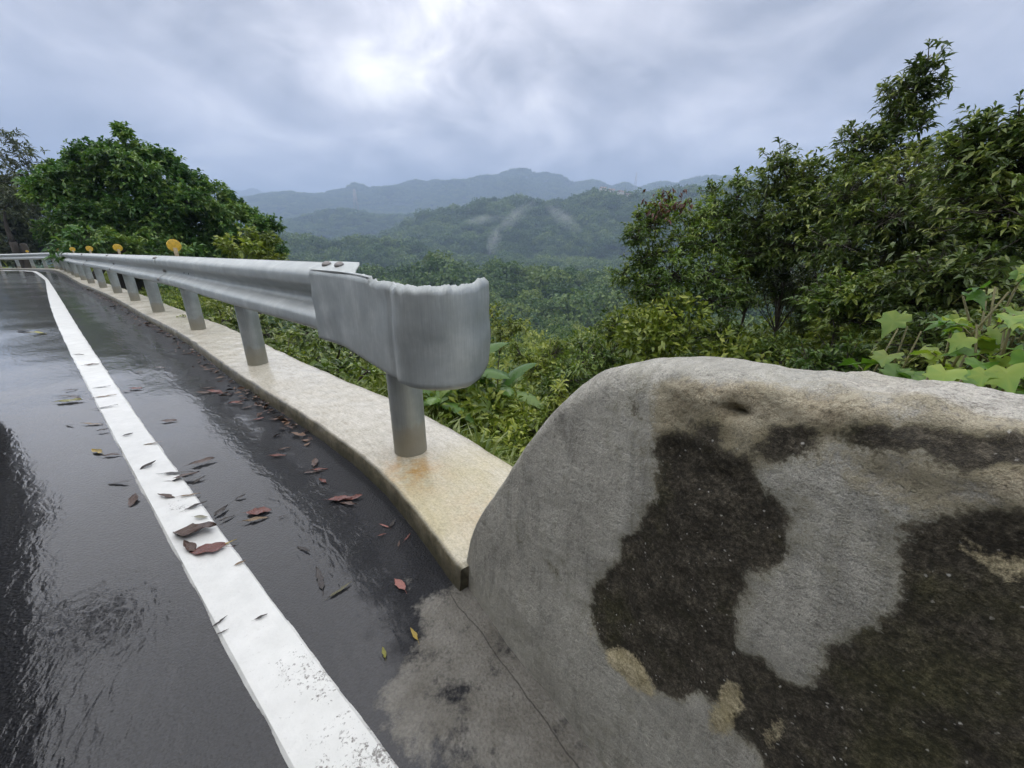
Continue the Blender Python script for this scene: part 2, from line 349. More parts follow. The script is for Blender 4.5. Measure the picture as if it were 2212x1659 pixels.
BANANA = m_leaf('banana_leaf', (.07, .16, .035), (.13, .235, .06), (.24, .33, .09), .30, .35)

# ------------------------------------------------------------------ road path (post line of the guardrail; s = 0 at the first post)
B0 = np.array([-.14, .78]); WD = np.array([.615, -.788]); WN = np.array([.788, .615])
posts_px = [(863, 982), (542, 790), (415, 713), (331.5, 674.5), (279, 649)]
ctrl = [B0 + WN * .11 + WD * t for t in (9, 6, 4, 2.5, 1.5, .8, .3, 0)]
ctrl += [on_z(x, y, .07)[:2] for x, y in posts_px[:4]]
ctrl += [(-6.12, 6.29), (-7.55, 7.48), (-9.05, 8.69), (-10.6, 9.93), (-12.1, 11.18), (-13.6, 12.43), (-15.05, 13.66), (-16.55, 14.9), (-18.0, 16.1), (-19.45, 17.25), (-20.85, 18.3), (-22.4, 19.2), (-24.0, 20.05), (-25.65, 20.8), (-27.4, 21.4), (-29.2, 21.8), (-31.2, 22.0), (-35, 21.6), (-40, 20.0), (-48, 16)]
ctrl = np.array([np.array(c, float) for c in ctrl])
def catmull(P, k=24):
    P = np.vstack([2 * P[0] - P[1], P, 2 * P[-1] - P[-2]]); out = []
    t = np.linspace(0, 1, k, endpoint=False)[:, None]
    for i in range(1, len(P) - 2):
        a, b, c, d = P[i - 1:i + 3]
        # centripetal
        def tj(ti, p, q): return ti + max(np.linalg.norm(q - p), 1e-6) ** .5
        t0 = 0; t1 = tj(t0, a, b); t2 = tj(t1, b, c); t3 = tj(t2, c, d); tt = t1 + t * (t2 - t1)
        A1 = (t1 - tt) / (t1 - t0) * a + (tt - t0) / (t1 - t0) * b; A2 = (t2 - tt) / (t2 - t1) * b + (tt - t1) / (t2 - t1) * c; A3 = (t3 - tt) / (t3 - t2) * c + (tt - t2) / (t3 - t2) * d
        B1 = (t2 - tt) / (t2 - t0) * A1 + (tt - t0) / (t2 - t0) * A2; B2 = (t3 - tt) / (t3 - t1) * A2 + (tt - t1) / (t3 - t1) * A3
        out.append((t2 - tt) / (t2 - t1) * B1 + (tt - t1) / (t2 - t1) * B2)
    return np.vstack(out + [P[-2][None]])
PP = catmull(ctrl); PS = np.concatenate([[0], np.cumsum(np.linalg.norm(np.diff(PP, axis=0), axis=1))])
i0 = np.argmin(np.linalg.norm(PP - ctrl[8], axis=1)); PS = PS - PS[i0]
PT = np.gradient(PP, axis=0); PT /= np.linalg.norm(PT, axis=1)[:, None]
ker = np.hanning(31); ker /= ker.sum()
PT = np.stack([np.convolve(np.pad(PT[:, i], 15, 'edge'), ker, 'valid') for i in (0, 1)], 1); PT /= np.linalg.norm(PT, axis=1)[:, None]
def rz(s): return -.12 * sstep(24, 37, s) - .35 * sstep(37, 60, s)
def path(s, o=0.0, z=0.0):
    """point at arc length s, o metres towards the road, z above the road"""
    s = np.asarray(s, float)
    x = np.interp(s, PS, PP[:, 0]); y = np.interp(s, PS, PP[:, 1]); tx = np.interp(s, PS, PT[:, 0]); ty = np.interp(s, PS, PT[:, 1])
    return np.stack([x - ty * o, y + tx * o, rz(s) + z + 0 * x], -1)
def heading(s): return math.atan2(np.interp(s, PS, PT[:, 1]), np.interp(s, PS, PT[:, 0]))
NOSE = float(PS[np.argmin(np.linalg.norm(PP - (B0 + WN * .11), axis=1))])
KERB = .11; SLABW = .40; KH = .07

# ------------------------------------------------------------------ terrain
def px_line(pts, r):
    az = []; z = []
    for x, y in pts:
        q = at(x, y, r); az.append(math.atan2(q[0], q[1])); z.append(q[2])
    return np.array(az), np.array(z)
RIDGES = [
 (260, [(300, 600), (600, 590), (760, 590), (880, 578), (920, 569), (960, 570), (1010, 582), (1060, 577), (1150, 577), (1250, 588), (1330, 602), (1420, 625), (1700, 640), (2212, 650)]),
 (620, [(200, 520), (600, 516), (700, 511), (800, 508), (870, 520), (930, 545), (1000, 560), (1400, 568), (2212, 560)]),
 (950, [(200, 520), (600, 520), (760, 515), (850, 500), (900, 480), (950, 458), (1000, 448), (1100, 436), (1150, 441), (1200, 431), (1260, 424), (1300, 417), (1370, 424), (1450, 410), (1600, 400), (2212, 420)]),
 (1500, [(200, 500), (560, 500), (640, 470), (690, 452), (750, 450), (850, 462), (920, 472), (1100, 455), (1400, 440), (2212, 440)]),
 (2600, [(200, 440), (500, 430), (560, 414), (640, 410), (700, 413), (735, 410), (767, 403), (800, 414), (850, 408), (900, 398), (960, 392), (1000, 388), (1060, 386), (1095, 379), (1120, 373), (1150, 382), (1195, 381), (1212, 388), (1230, 402), (1280, 396), (1320, 403), (1370, 412), (1450, 397), (1560, 377), (1700, 380), (2212, 380)]),
 (4600, [(200, 400), (480, 405), (560, 404), (620, 415), (760, 420), (1300, 420), (2212, 420)])]
RL = {r: px_line(p, r) for r, p in RIDGES}
def radial(az, r):
    """height (road = 0) of the land beyond the road, from the distance and the bearing"""
    def L(k): return np.interp(az, *RL[k])
    one = np.ones_like(az)
    kn = [(0, -3 * one), (8, -4.6 * one), (14, -7.0 * one), (22, -9.8 * one), (40, -14.5 * one), (60, -18.5 * one), (100, -27 * one), (160, -38 * one),
          (260, L(260) - 7), (330, L(260) - 20), (430, np.minimum(-62, L(620) - 30)), (620, L(620) - 9), (690, L(620) - 18), (760, .6 * L(620) + .4 * L(950) - 22), (950, L(950) - 9),
          (1150, L(950) - 75), (1500, L(1500) - 9), (1800, L(1500) - 90), (2600, L(2600)), (3300, L(2600) - 160), (4600, L(4600)), (6000, L(4600) - 300)]
    rr = np.array([k[0] for k in kn], float); Z = np.stack([k[1] for k in kn], -1)
    i = np.clip(np.searchsorted(rr, r, 'right') - 1, 0, len(rr) - 2)
    t = np.clip((r - rr[i]) / (rr[i + 1] - rr[i]), 0, 1); t = t * .55 + (t * t * (3 - 2 * t)) * .45
    idx = np.arange(len(r)); z = Z[idx, i] * (1 - t) + Z[idx, i + 1] * t
    return z
PSUB = PP[::3]; PSS = PS[::3]; PTS = PT[::3]
def terrain_z(x, y):
    x = np.atleast_1d(np.asarray(x, float)); y = np.atleast_1d(np.asarray(y, float))
    r = np.hypot(x, y); az = np.arctan2(x, y)
    off = np.full(x.shape, 1e3); dist = np.full(x.shape, 1e3); ss = np.zeros(x.shape)
    near = r < 140
    for c in np.array_split(np.nonzero(near)[0], max(1, near.sum() // 4000)):
        if not len(c): continue
        dx = x[c, None] - PSUB[None, :, 0]; dy = y[c, None] - PSUB[None, :, 1]; d2 = dx * dx + dy * dy; k = d2.argmin(1); i = np.arange(len(c))
        o = -dx[i, k] * PTS[k, 1] + dy[i, k] * PTS[k, 0]
        dist[c] = np.sqrt(d2[i, k]); off[c] = np.where(o > 0, dist[c], -dist[c]); ss[c] = PSS[k]
    zr = radial(az, r)
    amp = np.clip(.012 * r, 0, 10); zr = zr + amp * fbm(x * 9 / (r + 30), y * 9 / (r + 30), 4, 3)
    zr = zr + sstep(1100, 1900, r) * 46 * (np.abs(fbm(x / 330, y / 330, 4, 77)) - .35)
    base = rz(ss)
    out = -off - (SLABW - KERB)                          # metres beyond the slab, down the slope
    zs = base - .22 - .72 * np.clip(out, 0, 7) - .45 * np.clip(out - 7, 0, None) + .12 * fbm(x * 1.3, y * 1.3, 3, 5)
    wgt = sstep(4, 16, out)
    z = np.where(near, zs * (1 - wgt) + zr * wgt, zr)
    road = near & (off > -(SLABW - KERB + .02))
    bank = base - .16 + np.clip(off - 7.2, 0, 14) * .75
    z = np.where(road, bank, z)
    lf = (~near) & (np.abs(az) > 1.2); z = np.where(lf, 6.0, z)
    return z
az = np.concatenate([np.arange(-180, -64, 4.0), np.arange(-64, 64, .4), np.arange(64, 180.01, 4.0)]) * np.pi / 180
rr = np.concatenate([[.25], np.geomspace(.5, 6000, 190)])
A, RR = np.meshgrid(az, rr, indexing='ij'); X = np.sin(A) * RR; Y = np.cos(A) * RR
Zt = terrain_z(X.ravel(), Y.ravel())
tag(obj('hillside_ground', mesh('hillside_ground', np.stack([X.ravel(), Y.ravel(), Zt], -1), grid_faces(len(az), len(rr))[:, ::-1], TERR, True)), 'wooded hills and slope below the road', kind='structure')
def tz(x, y): return float(terrain_z([x], [y])[0])

# ------------------------------------------------------------------ road
sg = np.concatenate([np.arange(-9, -2.2, .2), np.arange(-2.2, 2.6, .02), np.arange(2.6, 8, .08), np.arange(8, 62, .4)])
og = np.concatenate([np.arange(.04, 1.3, .02), np.arange(1.3, 3, .08), np.arange(3, 7.4, .4)])
SG, OG = np.meshgrid(sg, og, indexing='ij'); Vr = path(SG.ravel(), OG.ravel())
conc_poly = [on_z(x, y)[:2] for x, y in [(1000, 1235), (930, 1290), (880, 1290), (900, 1370), (860, 1440), (800, 1480), (770, 1560), (830, 1640), (870, 1720), (1000, 1900), (1700, 1900), (1340, 1600)]]
conc = in_poly(Vr[:, 0], Vr[:, 1], conc_poly).astype(float).reshape(SG.shape)
streak_poly = [on_z(x, y)[:2] for x, y in [(760, 1080), (775, 1085), (850, 1160), (890, 1230), (915, 1310), (930, 1390), (905, 1390), (880, 1290), (860, 1230), (830, 1170)]]
streak = in_poly(Vr[:, 0], Vr[:, 1], streak_poly).astype(float).reshape(SG.shape) * .75
conc = np.maximum(conc, streak * 1.2)
def blur(a, n):
    for _ in range(n):
        a = (np.pad(a, ((1, 1), (0, 0)), 'edge')[:-2] + 2 * a + np.pad(a, ((1, 1), (0, 0)), 'edge')[2:]) / 4
        a = (np.pad(a, ((0, 0), (1, 1)), 'edge')[:, :-2] + 2 * a + np.pad(a, ((0, 0), (1, 1)), 'edge')[:, 2:]) / 4
    return a
dw = OG - KERB
conc = blur(conc, 2) * (.42 + .62 * sstep(.36, .08, dw + .10 * fbm(SG * 6, OG * 6, 3, 17)))
Vr[:, 2] += .006 * fbm(Vr[:, 0] * 1.4, Vr[:, 1] * 1.4, 2, 9)
tag(obj('road', mesh('road', Vr, grid_faces(len(sg), len(og)), ROAD, True, {'cement': conc.ravel()}, np.stack([SG.ravel(), OG.ravel()], -1))), 'wet dark asphalt mountain road', kind='structure')
# edge line
E1 = np.array([-.77, .64]); E1 /= np.linalg.norm(E1); E2 = np.array([-E1[1], E1[0]])
Lpts = np.array([on_z(x, y)[:2] for x, y in [(600, 1659), (468, 1384), (345, 1130), (270, 1000), (200, 880), (160, 795), (130, 730)]]); Rpts = np.array([on_z(x, y)[:2] for x, y in [(888, 1659), (694, 1420), (500, 1180), (365, 990), (280, 858), (215, 760), (172, 703)]])
aa = np.concatenate([np.arange(-2.2, 2.5, .12), np.arange(2.5, 19, .5)])
Lpts = np.vstack([Lpts, [on_z(x, y)[:2] for x, y in [(112.5, 669), (102.5, 636), (95, 608), (87.5, 594)]]]); Rpts = np.vstack([Rpts, [on_z(x, y)[:2] for x, y in [(150, 683.7), (135, 653.7), (120, 626), (110, 608.7), (100, 592.5)]]])
def edge_line(pts, off):
    A_ = pts @ E1; c = np.polyfit(A_, pts @ E2, 4, w=1 / (.25 + .12 * np.clip(A_, 0, 99))); ac = np.clip(aa, A_.min(), None)
    near = aa[:, None] * E1 + (np.polyval(c, ac) + np.polyval(np.polyder(c), A_.min()) * (aa - ac))[:, None] * E2
    s1 = PS[((PP - near[-1]) ** 2).sum(1).argmin()]; v = near[-1] - path(s1)[:2]; o1 = np.hypot(*v)
    sf = np.arange(s1 + 1.5, 60, .5); far = path(sf, off + (o1 - off) * np.exp(-(sf - s1) / 4))[:, :2]
    return catmull(np.vstack([near, far]), 6)
Lx, Rx = edge_line(Lpts, .745), edge_line(Rpts, .61); nl_ = min(len(Lx), len(Rx)); Lx, Rx = Lx[:nl_], Rx[:nl_]
J = 11; fr = np.linspace(0, 1, J); LSn = np.concatenate([[0], np.cumsum(np.linalg.norm(np.diff(Lx, axis=0), axis=1))])
LS, LF = np.meshgrid(LSn, fr, indexing='ij')
ej = .034 * fbm(LS * 13, LF * 0 + (LF > .5) * 50, 3, 21) * ((LF < .05) | (LF > .95))
Vl = Lx[:, None] * (1 - LF - ej)[..., None] + Rx[:, None] * (LF + ej)[..., None]
far_z = np.interp(LS, LSn, rz(np.array([PS[((PP - q) ** 2).sum(1).argmin()] for q in Lx])))
Vl = np.concatenate([Vl, far_z[..., None]], -1).reshape(-1, 3)
Vl[:, 2] += .006 * fbm(Vl[:, 0] * 1.4, Vl[:, 1] * 1.4, 2, 9) + .0045 - .012 * (np.abs(LF.ravel() - .5) > .49) + .0012 * fbm(LS.ravel() * 6, LF.ravel() * 2, 2, 4)
worn = np.zeros(len(Vl))
for (x, y), rad in {(395, 1095): .055, (700, 1470): .05, (860, 1640): .10, (840, 1560): .06, (640, 1440): .05, (760, 1650): .07}.items():
    q = on_z(x, y); worn = np.maximum(worn, .19 * np.exp(-((Vl[:, 0] - q[0]) ** 2 + (Vl[:, 1] - q[1]) ** 2) / rad ** 2))
worn += .06 + .07 * sstep(1.2, .0, np.hypot(Vl[:, 0], Vl[:, 1]))
tag(obj('road_edge_line', mesh('road_edge_line', Vl, grid_faces(nl_, J)[:, ::-1], LINE, False, {'worn': worn})), 'white painted edge line on the wet road', kind='structure')
# concrete ledge that carries the guardrail
ss_ = np.concatenate([np.arange(NOSE - .025, 4, .03), np.arange(4, 12, .12), np.arange(12, 60, .5)])
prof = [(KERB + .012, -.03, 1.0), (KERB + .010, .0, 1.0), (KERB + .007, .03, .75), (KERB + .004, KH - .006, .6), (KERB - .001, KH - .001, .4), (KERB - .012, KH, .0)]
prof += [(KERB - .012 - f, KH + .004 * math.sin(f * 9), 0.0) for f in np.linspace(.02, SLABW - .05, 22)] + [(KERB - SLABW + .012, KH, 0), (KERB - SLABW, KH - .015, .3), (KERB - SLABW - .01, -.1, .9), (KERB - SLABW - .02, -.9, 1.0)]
pr = np.array(prof); SS, K = np.meshgrid(ss_, np.arange(len(pr)), indexing='ij')
oo = pr[K, 0]; zz_ = pr[K, 1]
inner = (K < 6); jit = .0018 * fbm(SS * 11, zz_ * 30, 4, 31, .65) * inner + .007 * fbm(SS * 4, K * 0.0, 3, 33) * (K > len(pr) - 5)
chip = np.clip(fbm(SS * 3.1, K * 0.0, 4, 41) - .55, 0, 1) * .014 * ((K > 2) & (K < 7))
Vs = path(SS.ravel(), (oo + jit - chip).ravel(), (zz_ - chip * .5 + .002 * fbm(SS * 15, oo * 25, 3, 51) * (pr[K, 2] < .1)).ravel())
u1 = on_z(863, 1010, KH)
du = (SS.ravel() + .12); rust = np.exp(-((du + .02) / .13) ** 2) * np.exp(-((oo.ravel() - .02) / .09) ** 2)
rust = np.maximum(rust, .35 * np.exp(-((du + .38) / .12) ** 2) * np.exp(-((oo.ravel() + .05) / .1) ** 2))
yellow = sstep(.05, -.25, SS.ravel()) * .6
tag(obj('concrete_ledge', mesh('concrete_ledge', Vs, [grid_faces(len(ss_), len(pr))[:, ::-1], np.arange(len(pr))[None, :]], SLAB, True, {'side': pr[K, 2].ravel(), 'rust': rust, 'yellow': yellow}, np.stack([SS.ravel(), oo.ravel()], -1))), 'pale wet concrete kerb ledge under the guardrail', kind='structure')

# ------------------------------------------------------------------ concrete parapet wall
def zoom(pts): return [(921.7 + x * .5833, 737.3 + y * .5833) for x, y in pts]
def on_wall(px, py, off=.0):
    r = ray(px, py); s = (WN @ B0 + off) / (WN @ r[:2]); q = CAM + r * s
    if off == 0.0:
        for _ in range(3): o_ = .03 * max(q[2], 0) / .70; s = (WN @ B0 + o_) / (WN @ r[:2]); q = CAM + r * s
    return float(WD @ (q[:2] - B0)), float(q[2])
WH = .70; WT = .34
tg = np.concatenate([np.arange(-.03, 1.9, .0065), np.arange(1.9, 7, .1)])
hprof = np.interp(tg, [-.03, 0, .03, .07, .12, .2, .25, .3, .36, .42, .5, .6, .73, 1.5, 7], [-.10, .05, .15, .235, .318, .445, .527, .596, .655, .688, .698, .702, .711, .72, .73])
k = np.hanning(15); k /= k.sum(); hprof[20:-60] = np.convolve(hprof, k, 'same')[20:-60]
# cross-section: parameter along the outline; off = metres away from the road
def section(h, n1=95, n2=40):
    rad = np.clip(.042 * h / WH, .01, .042)
    f = np.linspace(0, 1, n1); zf = -.08 + f * (h - rad + .08)
    offf = .03 * (zf / WH)                                  # slight batter
    a = np.linspace(0, np.pi / 2, 16)[1:]
    o1 = offf[-1] + rad * (1 - np.cos(a)); z1 = h - rad + rad * np.sin(a)
    ot = np.linspace(o1[-1], WT - .05, n2)[1:]; zt = h + .008 * np.sin((ot - o1[-1]) / (WT - .05 - o1[-1]) * np.pi) - .072 * (ot - o1[-1]) / WT
    a = np.linspace(0, np.pi / 2, 8)[1:]
    o2 = WT - .05 + .05 * np.sin(a); z2 = zt[-1] - .05 * (1 - np.cos(a))
    zb = np.linspace(z2[-1], -1.0, 8)[1:]
    return np.concatenate([offf, o1, ot, o2, np.full(7, WT)]), np.concatenate([zf, z1, zt, z2, zb])
secs = [section(max(h, .02) if h > 0 else .02 + h) for h in hprof]
OW = np.array([s[0] for s in secs]); ZW = np.array([s[1] for s in secs]); TW = np.repeat(tg[:, None], OW.shape[1], 1)
# nose rounded in plan: inner face curves away from the road a little at its end
OW = OW + .018 * np.clip(1 - TW / .3, 0, 1) ** 2
def mask(polys, n=3, off=.0):
    m_ = np.zeros(TW.shape, bool)
    for pl in polys: m_ |= in_poly(TW + .012 * fbm(TW * 30, ZW * 30, 3, 61), ZW + .012 * fbm(TW * 30, ZW * 30, 3, 62), [on_wall(*q, off) for q in zoom(pl)]) & (OW < .12)
    return blur(m_.astype(float), n + 1)
P_dark = [[(880, 390), (1000, 380), (1020, 440), (960, 480), (1090, 450), (1190, 470), (1230, 530), (1330, 540), (1310, 600), (1330, 680), (1370, 700), (1350, 715), (1310, 700), (1300, 760), (1250, 850), (1200, 950), (1210, 990), (1160, 1000), (1150, 1060), (1170, 1100), (1180, 1170), (1260, 1240), (1330, 1290), (1500, 1270), (1520, 1200), (1600, 1100), (1700, 980), (1780, 900), (1830, 800), (1930, 740), (1960, 660), (2060, 600), (2400, 640), (2900, 900), (2900, 2400), (1500, 1900), (1230, 1580), (1180, 1500), (1100, 1400), (1030, 1330), (900, 1340), (800, 1250), (730, 1180), (650, 1150), (620, 1080), (580, 1000), (580, 930), (660, 880), (720, 820), (760, 710), (800, 660), (810, 600), (860, 500)],
          [(940, 290), (1060, 300), (1130, 340), (1170, 400), (1080, 370), (960, 330)],
          [(1250, 360), (1400, 350), (1560, 370), (1620, 310), (1800, 320), (2212, 390), (3200, 560), (3200, 720), (2212, 500), (2000, 440), (1820, 410), (1640, 400), (1540, 380), (1420, 420), (1340, 470), (1290, 420)]]
P_old = [[(790, 150), (900, 120), (1150, 170), (1600, 260), (2212, 340), (3300, 480), (3300, 800), (2212, 700), (1960, 660), (1830, 420), (1420, 420), (1340, 480), (1330, 560), (1200, 520), (870, 520), (820, 380), (850, 260)]]
P_top = [[(900, 60), (1150, 60), (2212, 160), (3600, 330), (3600, 470), (2212, 370), (1600, 290), (1150, 190), (900, 130)]]
P_tan = [[(600, 1030), (640, 1130), (760, 1170), (850, 1270), (830, 1310), (720, 1250), (650, 1150), (590, 1060)], [(1130, 1230), (1170, 1290), (1160, 1420), (1180, 1540), (1060, 1500), (1050, 1400), (1090, 1280)],
         [(1290, 1350), (1360, 1400), (1280, 1480), (1230, 1600), (1190, 1590), (1260, 1400)], [(1950, 790), (2500, 790), (2500, 900), (1950, 880)]]
P_moss = [[(580, 930), (720, 900), (720, 1180), (640, 1130)], [(1780, 850), (2900, 850), (2900, 2300), (1750, 2000), (1500, 1700), (1600, 1200)]]
dark = mask(P_dark, 3); old = mask(P_old, 22); tan_ = mask(P_tan, 2); moss = mask(P_moss, 8)
topm = sstep(.016, .04, OW - .03 * ZW / WH) * sstep(.42, .75, TW) * (ZW > .5) * .85
old = np.maximum(old, .7 * sstep(.45, .7, TW) * sstep(.58, .65, ZW))
dark = dark * (1 - .9 * sstep(.05, .1, OW))
rough_amt = np.clip(old + topm + .5 * dark, 0, 1)
dn = -.0045 * dark + .0055 * rough_amt * fbm(TW * 34, ZW * 34 + OW * 34, 4, 71) + .0035 * fbm(TW * 7, (ZW + OW) * 7, 3, 72) + .0012 * fbm(TW * 60, ZW * 12 + OW * 60, 2, 73)
hole = np.exp(-(((TW - on_wall(*zoom([(1137, 262)])[0])[0]) / .011) ** 2 + ((ZW - on_wall(*zoom([(1137, 262)])[0])[1]) / .006) ** 2)) * (OW < .1)
dn = dn - .03 * hole
# outline normal in the (off, z) plane
go = np.gradient(OW, axis=1); gz = np.gradient(ZW, axis=1); gl = np.hypot(go, gz) + 1e-9
OW2 = OW - dn * gz / gl; ZW2 = ZW + dn * go / gl
XY = B0 + WD * TW[..., None] + WN * OW2[..., None]
Vw = np.concatenate([XY, ZW2[..., None]], -1).reshape(-1, 3)
arc = np.cumsum(gl, axis=1)
wall = empty('concrete_wall', (*B0, 0))
tag(wall, 'thick weathered concrete parapet wall with rounded end, dark moss and patched plaster', 'wall')
wo = obj('wall_body', mesh('wall_body', Vw - np.array([*B0, 0]), grid_faces(*TW.shape), WALL, True, dict(dark=dark.ravel(), old=old.ravel(), tan=tan_.ravel(), moss=moss.ravel(), top=topm.ravel()), np.stack([TW.ravel(), arc.ravel()], -1)), wall)

# ------------------------------------------------------------------ guardrail
SPC = 1.865; NP = 22; BT = KH + .71; BH = .29; PO = -.05
rail = empty('guardrail', tuple(path(0, 0, KH)))
tag(rail, 'long galvanised steel guardrail on round posts with a torn crumpled end', 'guardrail')
RO = np.array(rail.location)
mb = MB(); mb.tube([(0, 0, -.03), (0, 0, 0), (0, 0, .3), (0, 0, BT - KH - .13), (0, 0, BT - KH - .11)], [.063, .063, .063, .063, .056], 28)
pm = mb.build('post', GALVP, rail); POST = pm.data
for i in range(NP):
    p = pm if i == 0 else obj('post', POST, rail)
    p.location = path(i * SPC, PO, KH) - RO; p.rotation_euler = (0, 0, i * 1.3)
# W profile: (towards the road, height)
wp = np.array([(.0, .350), (.012, .346), (.040, .333), (.066, .319), (.078, .308), (.083, .292), (.083, .262), (.078, .246), (.055, .226), (.026, .206), (.014, .194), (.008, .180), (.008, .170), (.014, .156), (.026, .144), (.055, .124), (.078, .104), (.083, .088), (.083, .058), (.078, .042), (.060, .028), (.012, .004), (.0, .0)]) * np.array([.92, BH / .35])
BO = .063 + PO + .005
def beam(s0, s1, out=0.0):
    n = max(3, int((s1 - s0) / .1)); s = np.linspace(s0, s1, n); P = []
    for side in (0, 1):
        S2, K2 = np.meshgrid(s, np.arange(len(wp)), indexing='ij'); o = BO + wp[K2, 0] + out - (.0035 if side else 0)
        P.append(path(S2.ravel(), o.ravel(), (BT - BH + wp[K2, 1] - (.002 if side else 0)).ravel()))
    m = len(wp); f = grid_faces(n, m); N = n * m
    rim = [];
    for a in range(m - 1): rim += [[a, a + 1, N + a + 1, N + a], [(n - 1) * m + a + 1, (n - 1) * m + a, N + (n - 1) * m + a, N + (n - 1) * m + a + 1]]
    for b in range(n - 1): rim += [[b * m, N + b * m, N + (b + 1) * m, (b + 1) * m], [b * m + m - 1, (b + 1) * m + m - 1, N + (b + 1) * m + m - 1, N + b * m + m - 1]]
    me = mesh('beam', np.vstack(P) - RO, [np.vstack([f[:, ::-1], f + N, rim])], GALV, True)
    return obj('beam', me, rail)
TERM = .37            # the end piece starts here
joints = [TERM - .14] + [SPC * (k + .16) for k in range(2, NP - 1, 2)]
for a, b in zip(joints[:-1], joints[1:]): beam(a, b + .14, .0035 if joints.index(a) % 2 else .0)
bl = MB(); bl.tube([(0, 0, -.006), (0, 0, .004), (0, 0, .009), (0, 0, .0115)], [.0165, .0165, .012, .004], 12); BOLT = bl.build('bolt', m_plain('bolt_steel', (.22, .21, .20), .5, .6, 80), rail)
def bolt(s, o, z, nrm, first=[True]):
    b = BOLT if first[0] else obj('bolt', BOLT.data, rail); first[0] = False
    b.location = path(s, BO + o, z) - RO; h = heading(s); side = Vector((-math.sin(h), math.cos(h), 0))
    b.rotation_euler = (side * nrm[0] + Vector((0, 0, nrm[1]))).to_track_quat('Z', 'Y').to_euler()
for j in joints[1:7]:
    for ds in (.045, .10):
        bolt(j + ds, .058, BT - BH + .323 * BH / .35, (.45, .9)); bolt(j + ds, .077, BT - BH + .075 * BH / .35, (1, 0)); bolt(j + ds, .012, BT - BH + .175 * BH / .35, (1, 0))
# slots punched in the beam: dark recessed pieces near a post
slot = MB(); slot.box((0, 0, 0), (.008, .004, .022)); SLM = m_plain('dark_hole', (.01, .01, .012), .8); SL = slot.build('slot', SLM, rail); 
for i, (s, z) in enumerate(((SPC * 1.62, .158), (SPC * 1.72, .158))):
    o = SL if i == 0 else obj('slot', SL.data, rail); o.location = path(s, BO + .0125, BT - BH + z) - RO; o.rotation_euler = (0.25, 0, heading(s))
# end piece: flat cover plate, then a bullnose that turns round the last post; its top is torn off
NS = 280; ln = TERM + .30; rb = .155
q = np.linspace(0, 1, NS); flat = .66; tot = ln + math.pi * rb * .64
def term_pt(dist):
    """plan point and outward normal along the plate"""
    if dist < ln:
        s = TERM - dist; h = heading(s); return path(s, BO + .082)[:2], np.array([-math.sin(h), math.cos(h)])
    s = TERM - ln; h = heading(s); t = np.array([math.cos(h), math.sin(h)]); n = np.array([-math.sin(h), math.cos(h)])
    c = path(s, BO + .082 - rb)[:2]; a = (dist - ln) / rb
    d = n * math.cos(a) - t * math.sin(a); return c + d * rb, d
dists = np.linspace(0, tot, NS); zz2 = np.linspace(0, 1, 24); TV = np.zeros((NS, 24, 3))
for i, dd in enumerate(dists):
    p, n = term_pt(dd)
    drop = .012 + .012 * sstep(.22, ln + .05, dd)               # the plate top stands lower past the flange
    tear = 0.0
    if dd > ln - .16:
        kk = (dd - ln + .16)
        tear = .006 + .006 * abs(((kk * 14 + .35 * math.sin(kk * 31)) % 1) - .5) + .003 * float(fbm(kk * 150, 3.3, 3, 5)) - .016 * float(sstep(tot - .08, tot - .01, dd))
    top = BT - drop - max(tear, -.03) - .01; bot = BT - BH - .006 - .026 * sstep(.1, ln, dd) + .05 * max(0, (dd - tot + .09) / .09) ** 2
    buck = .010 * math.exp(-((dd - ln + .03) / .025) ** 2)
    for j, f in enumerate(zz2):
        z = bot + (top - bot) * f
        ro = -.012 * max(0, (f - .965) / .035) ** 1.5 - .018 * max(0, (.04 - f) / .04) ** 2
        wob = 0.0
        if dd > ln - .2: wob = .0025 * math.sin(dd * 90 + 3 * math.sin(dd * 37)) * max(0, (f - .86) / .14) ** 2
        dent = -.010 * math.exp(-((dd - ln + .02) / .018) ** 2) * (.35 + .65 * abs(f - .45)) + .004 * float(fbm(dd * 5, f * 2.5, 2, 8))
        TV[i, j] = (*(p + n * (ro + wob + dent)), z)
# inner skin for thickness
inn = TV.copy()
for i, dd in enumerate(dists):
    _, n = term_pt(dd); inn[i, :, :2] -= n * .004
V = np.vstack([TV.reshape(-1, 3), inn.reshape(-1, 3)]); N = NS * 24; f = grid_faces(NS, 24); rim = []
tp0 = len(V); V = np.vstack([V, TV[:, 23], inn[:, 23], TV[:, 0], inn[:, 0]])
for b in range(NS - 1): rim += [[tp0 + b, tp0 + b + 1, tp0 + NS + b + 1, tp0 + NS + b], [tp0 + 2 * NS + b, tp0 + 3 * NS + b, tp0 + 3 * NS + b + 1, tp0 + 2 * NS + b + 1]]
for a in range(23): rim += [[a, a + 1, N + a + 1, N + a], [(NS - 1) * 24 + a + 1, (NS - 1) * 24 + a, N + (NS - 1) * 24 + a, N + (NS - 1) * 24 + a + 1]]
endp = obj('end_terminal', mesh('end_terminal', V - RO, [np.vstack([f, f[:, ::-1] + N, rim])], GALV, True), rail)
endp['label'] = 'flat plate bent round the last post, its top rim torn and crumpled'
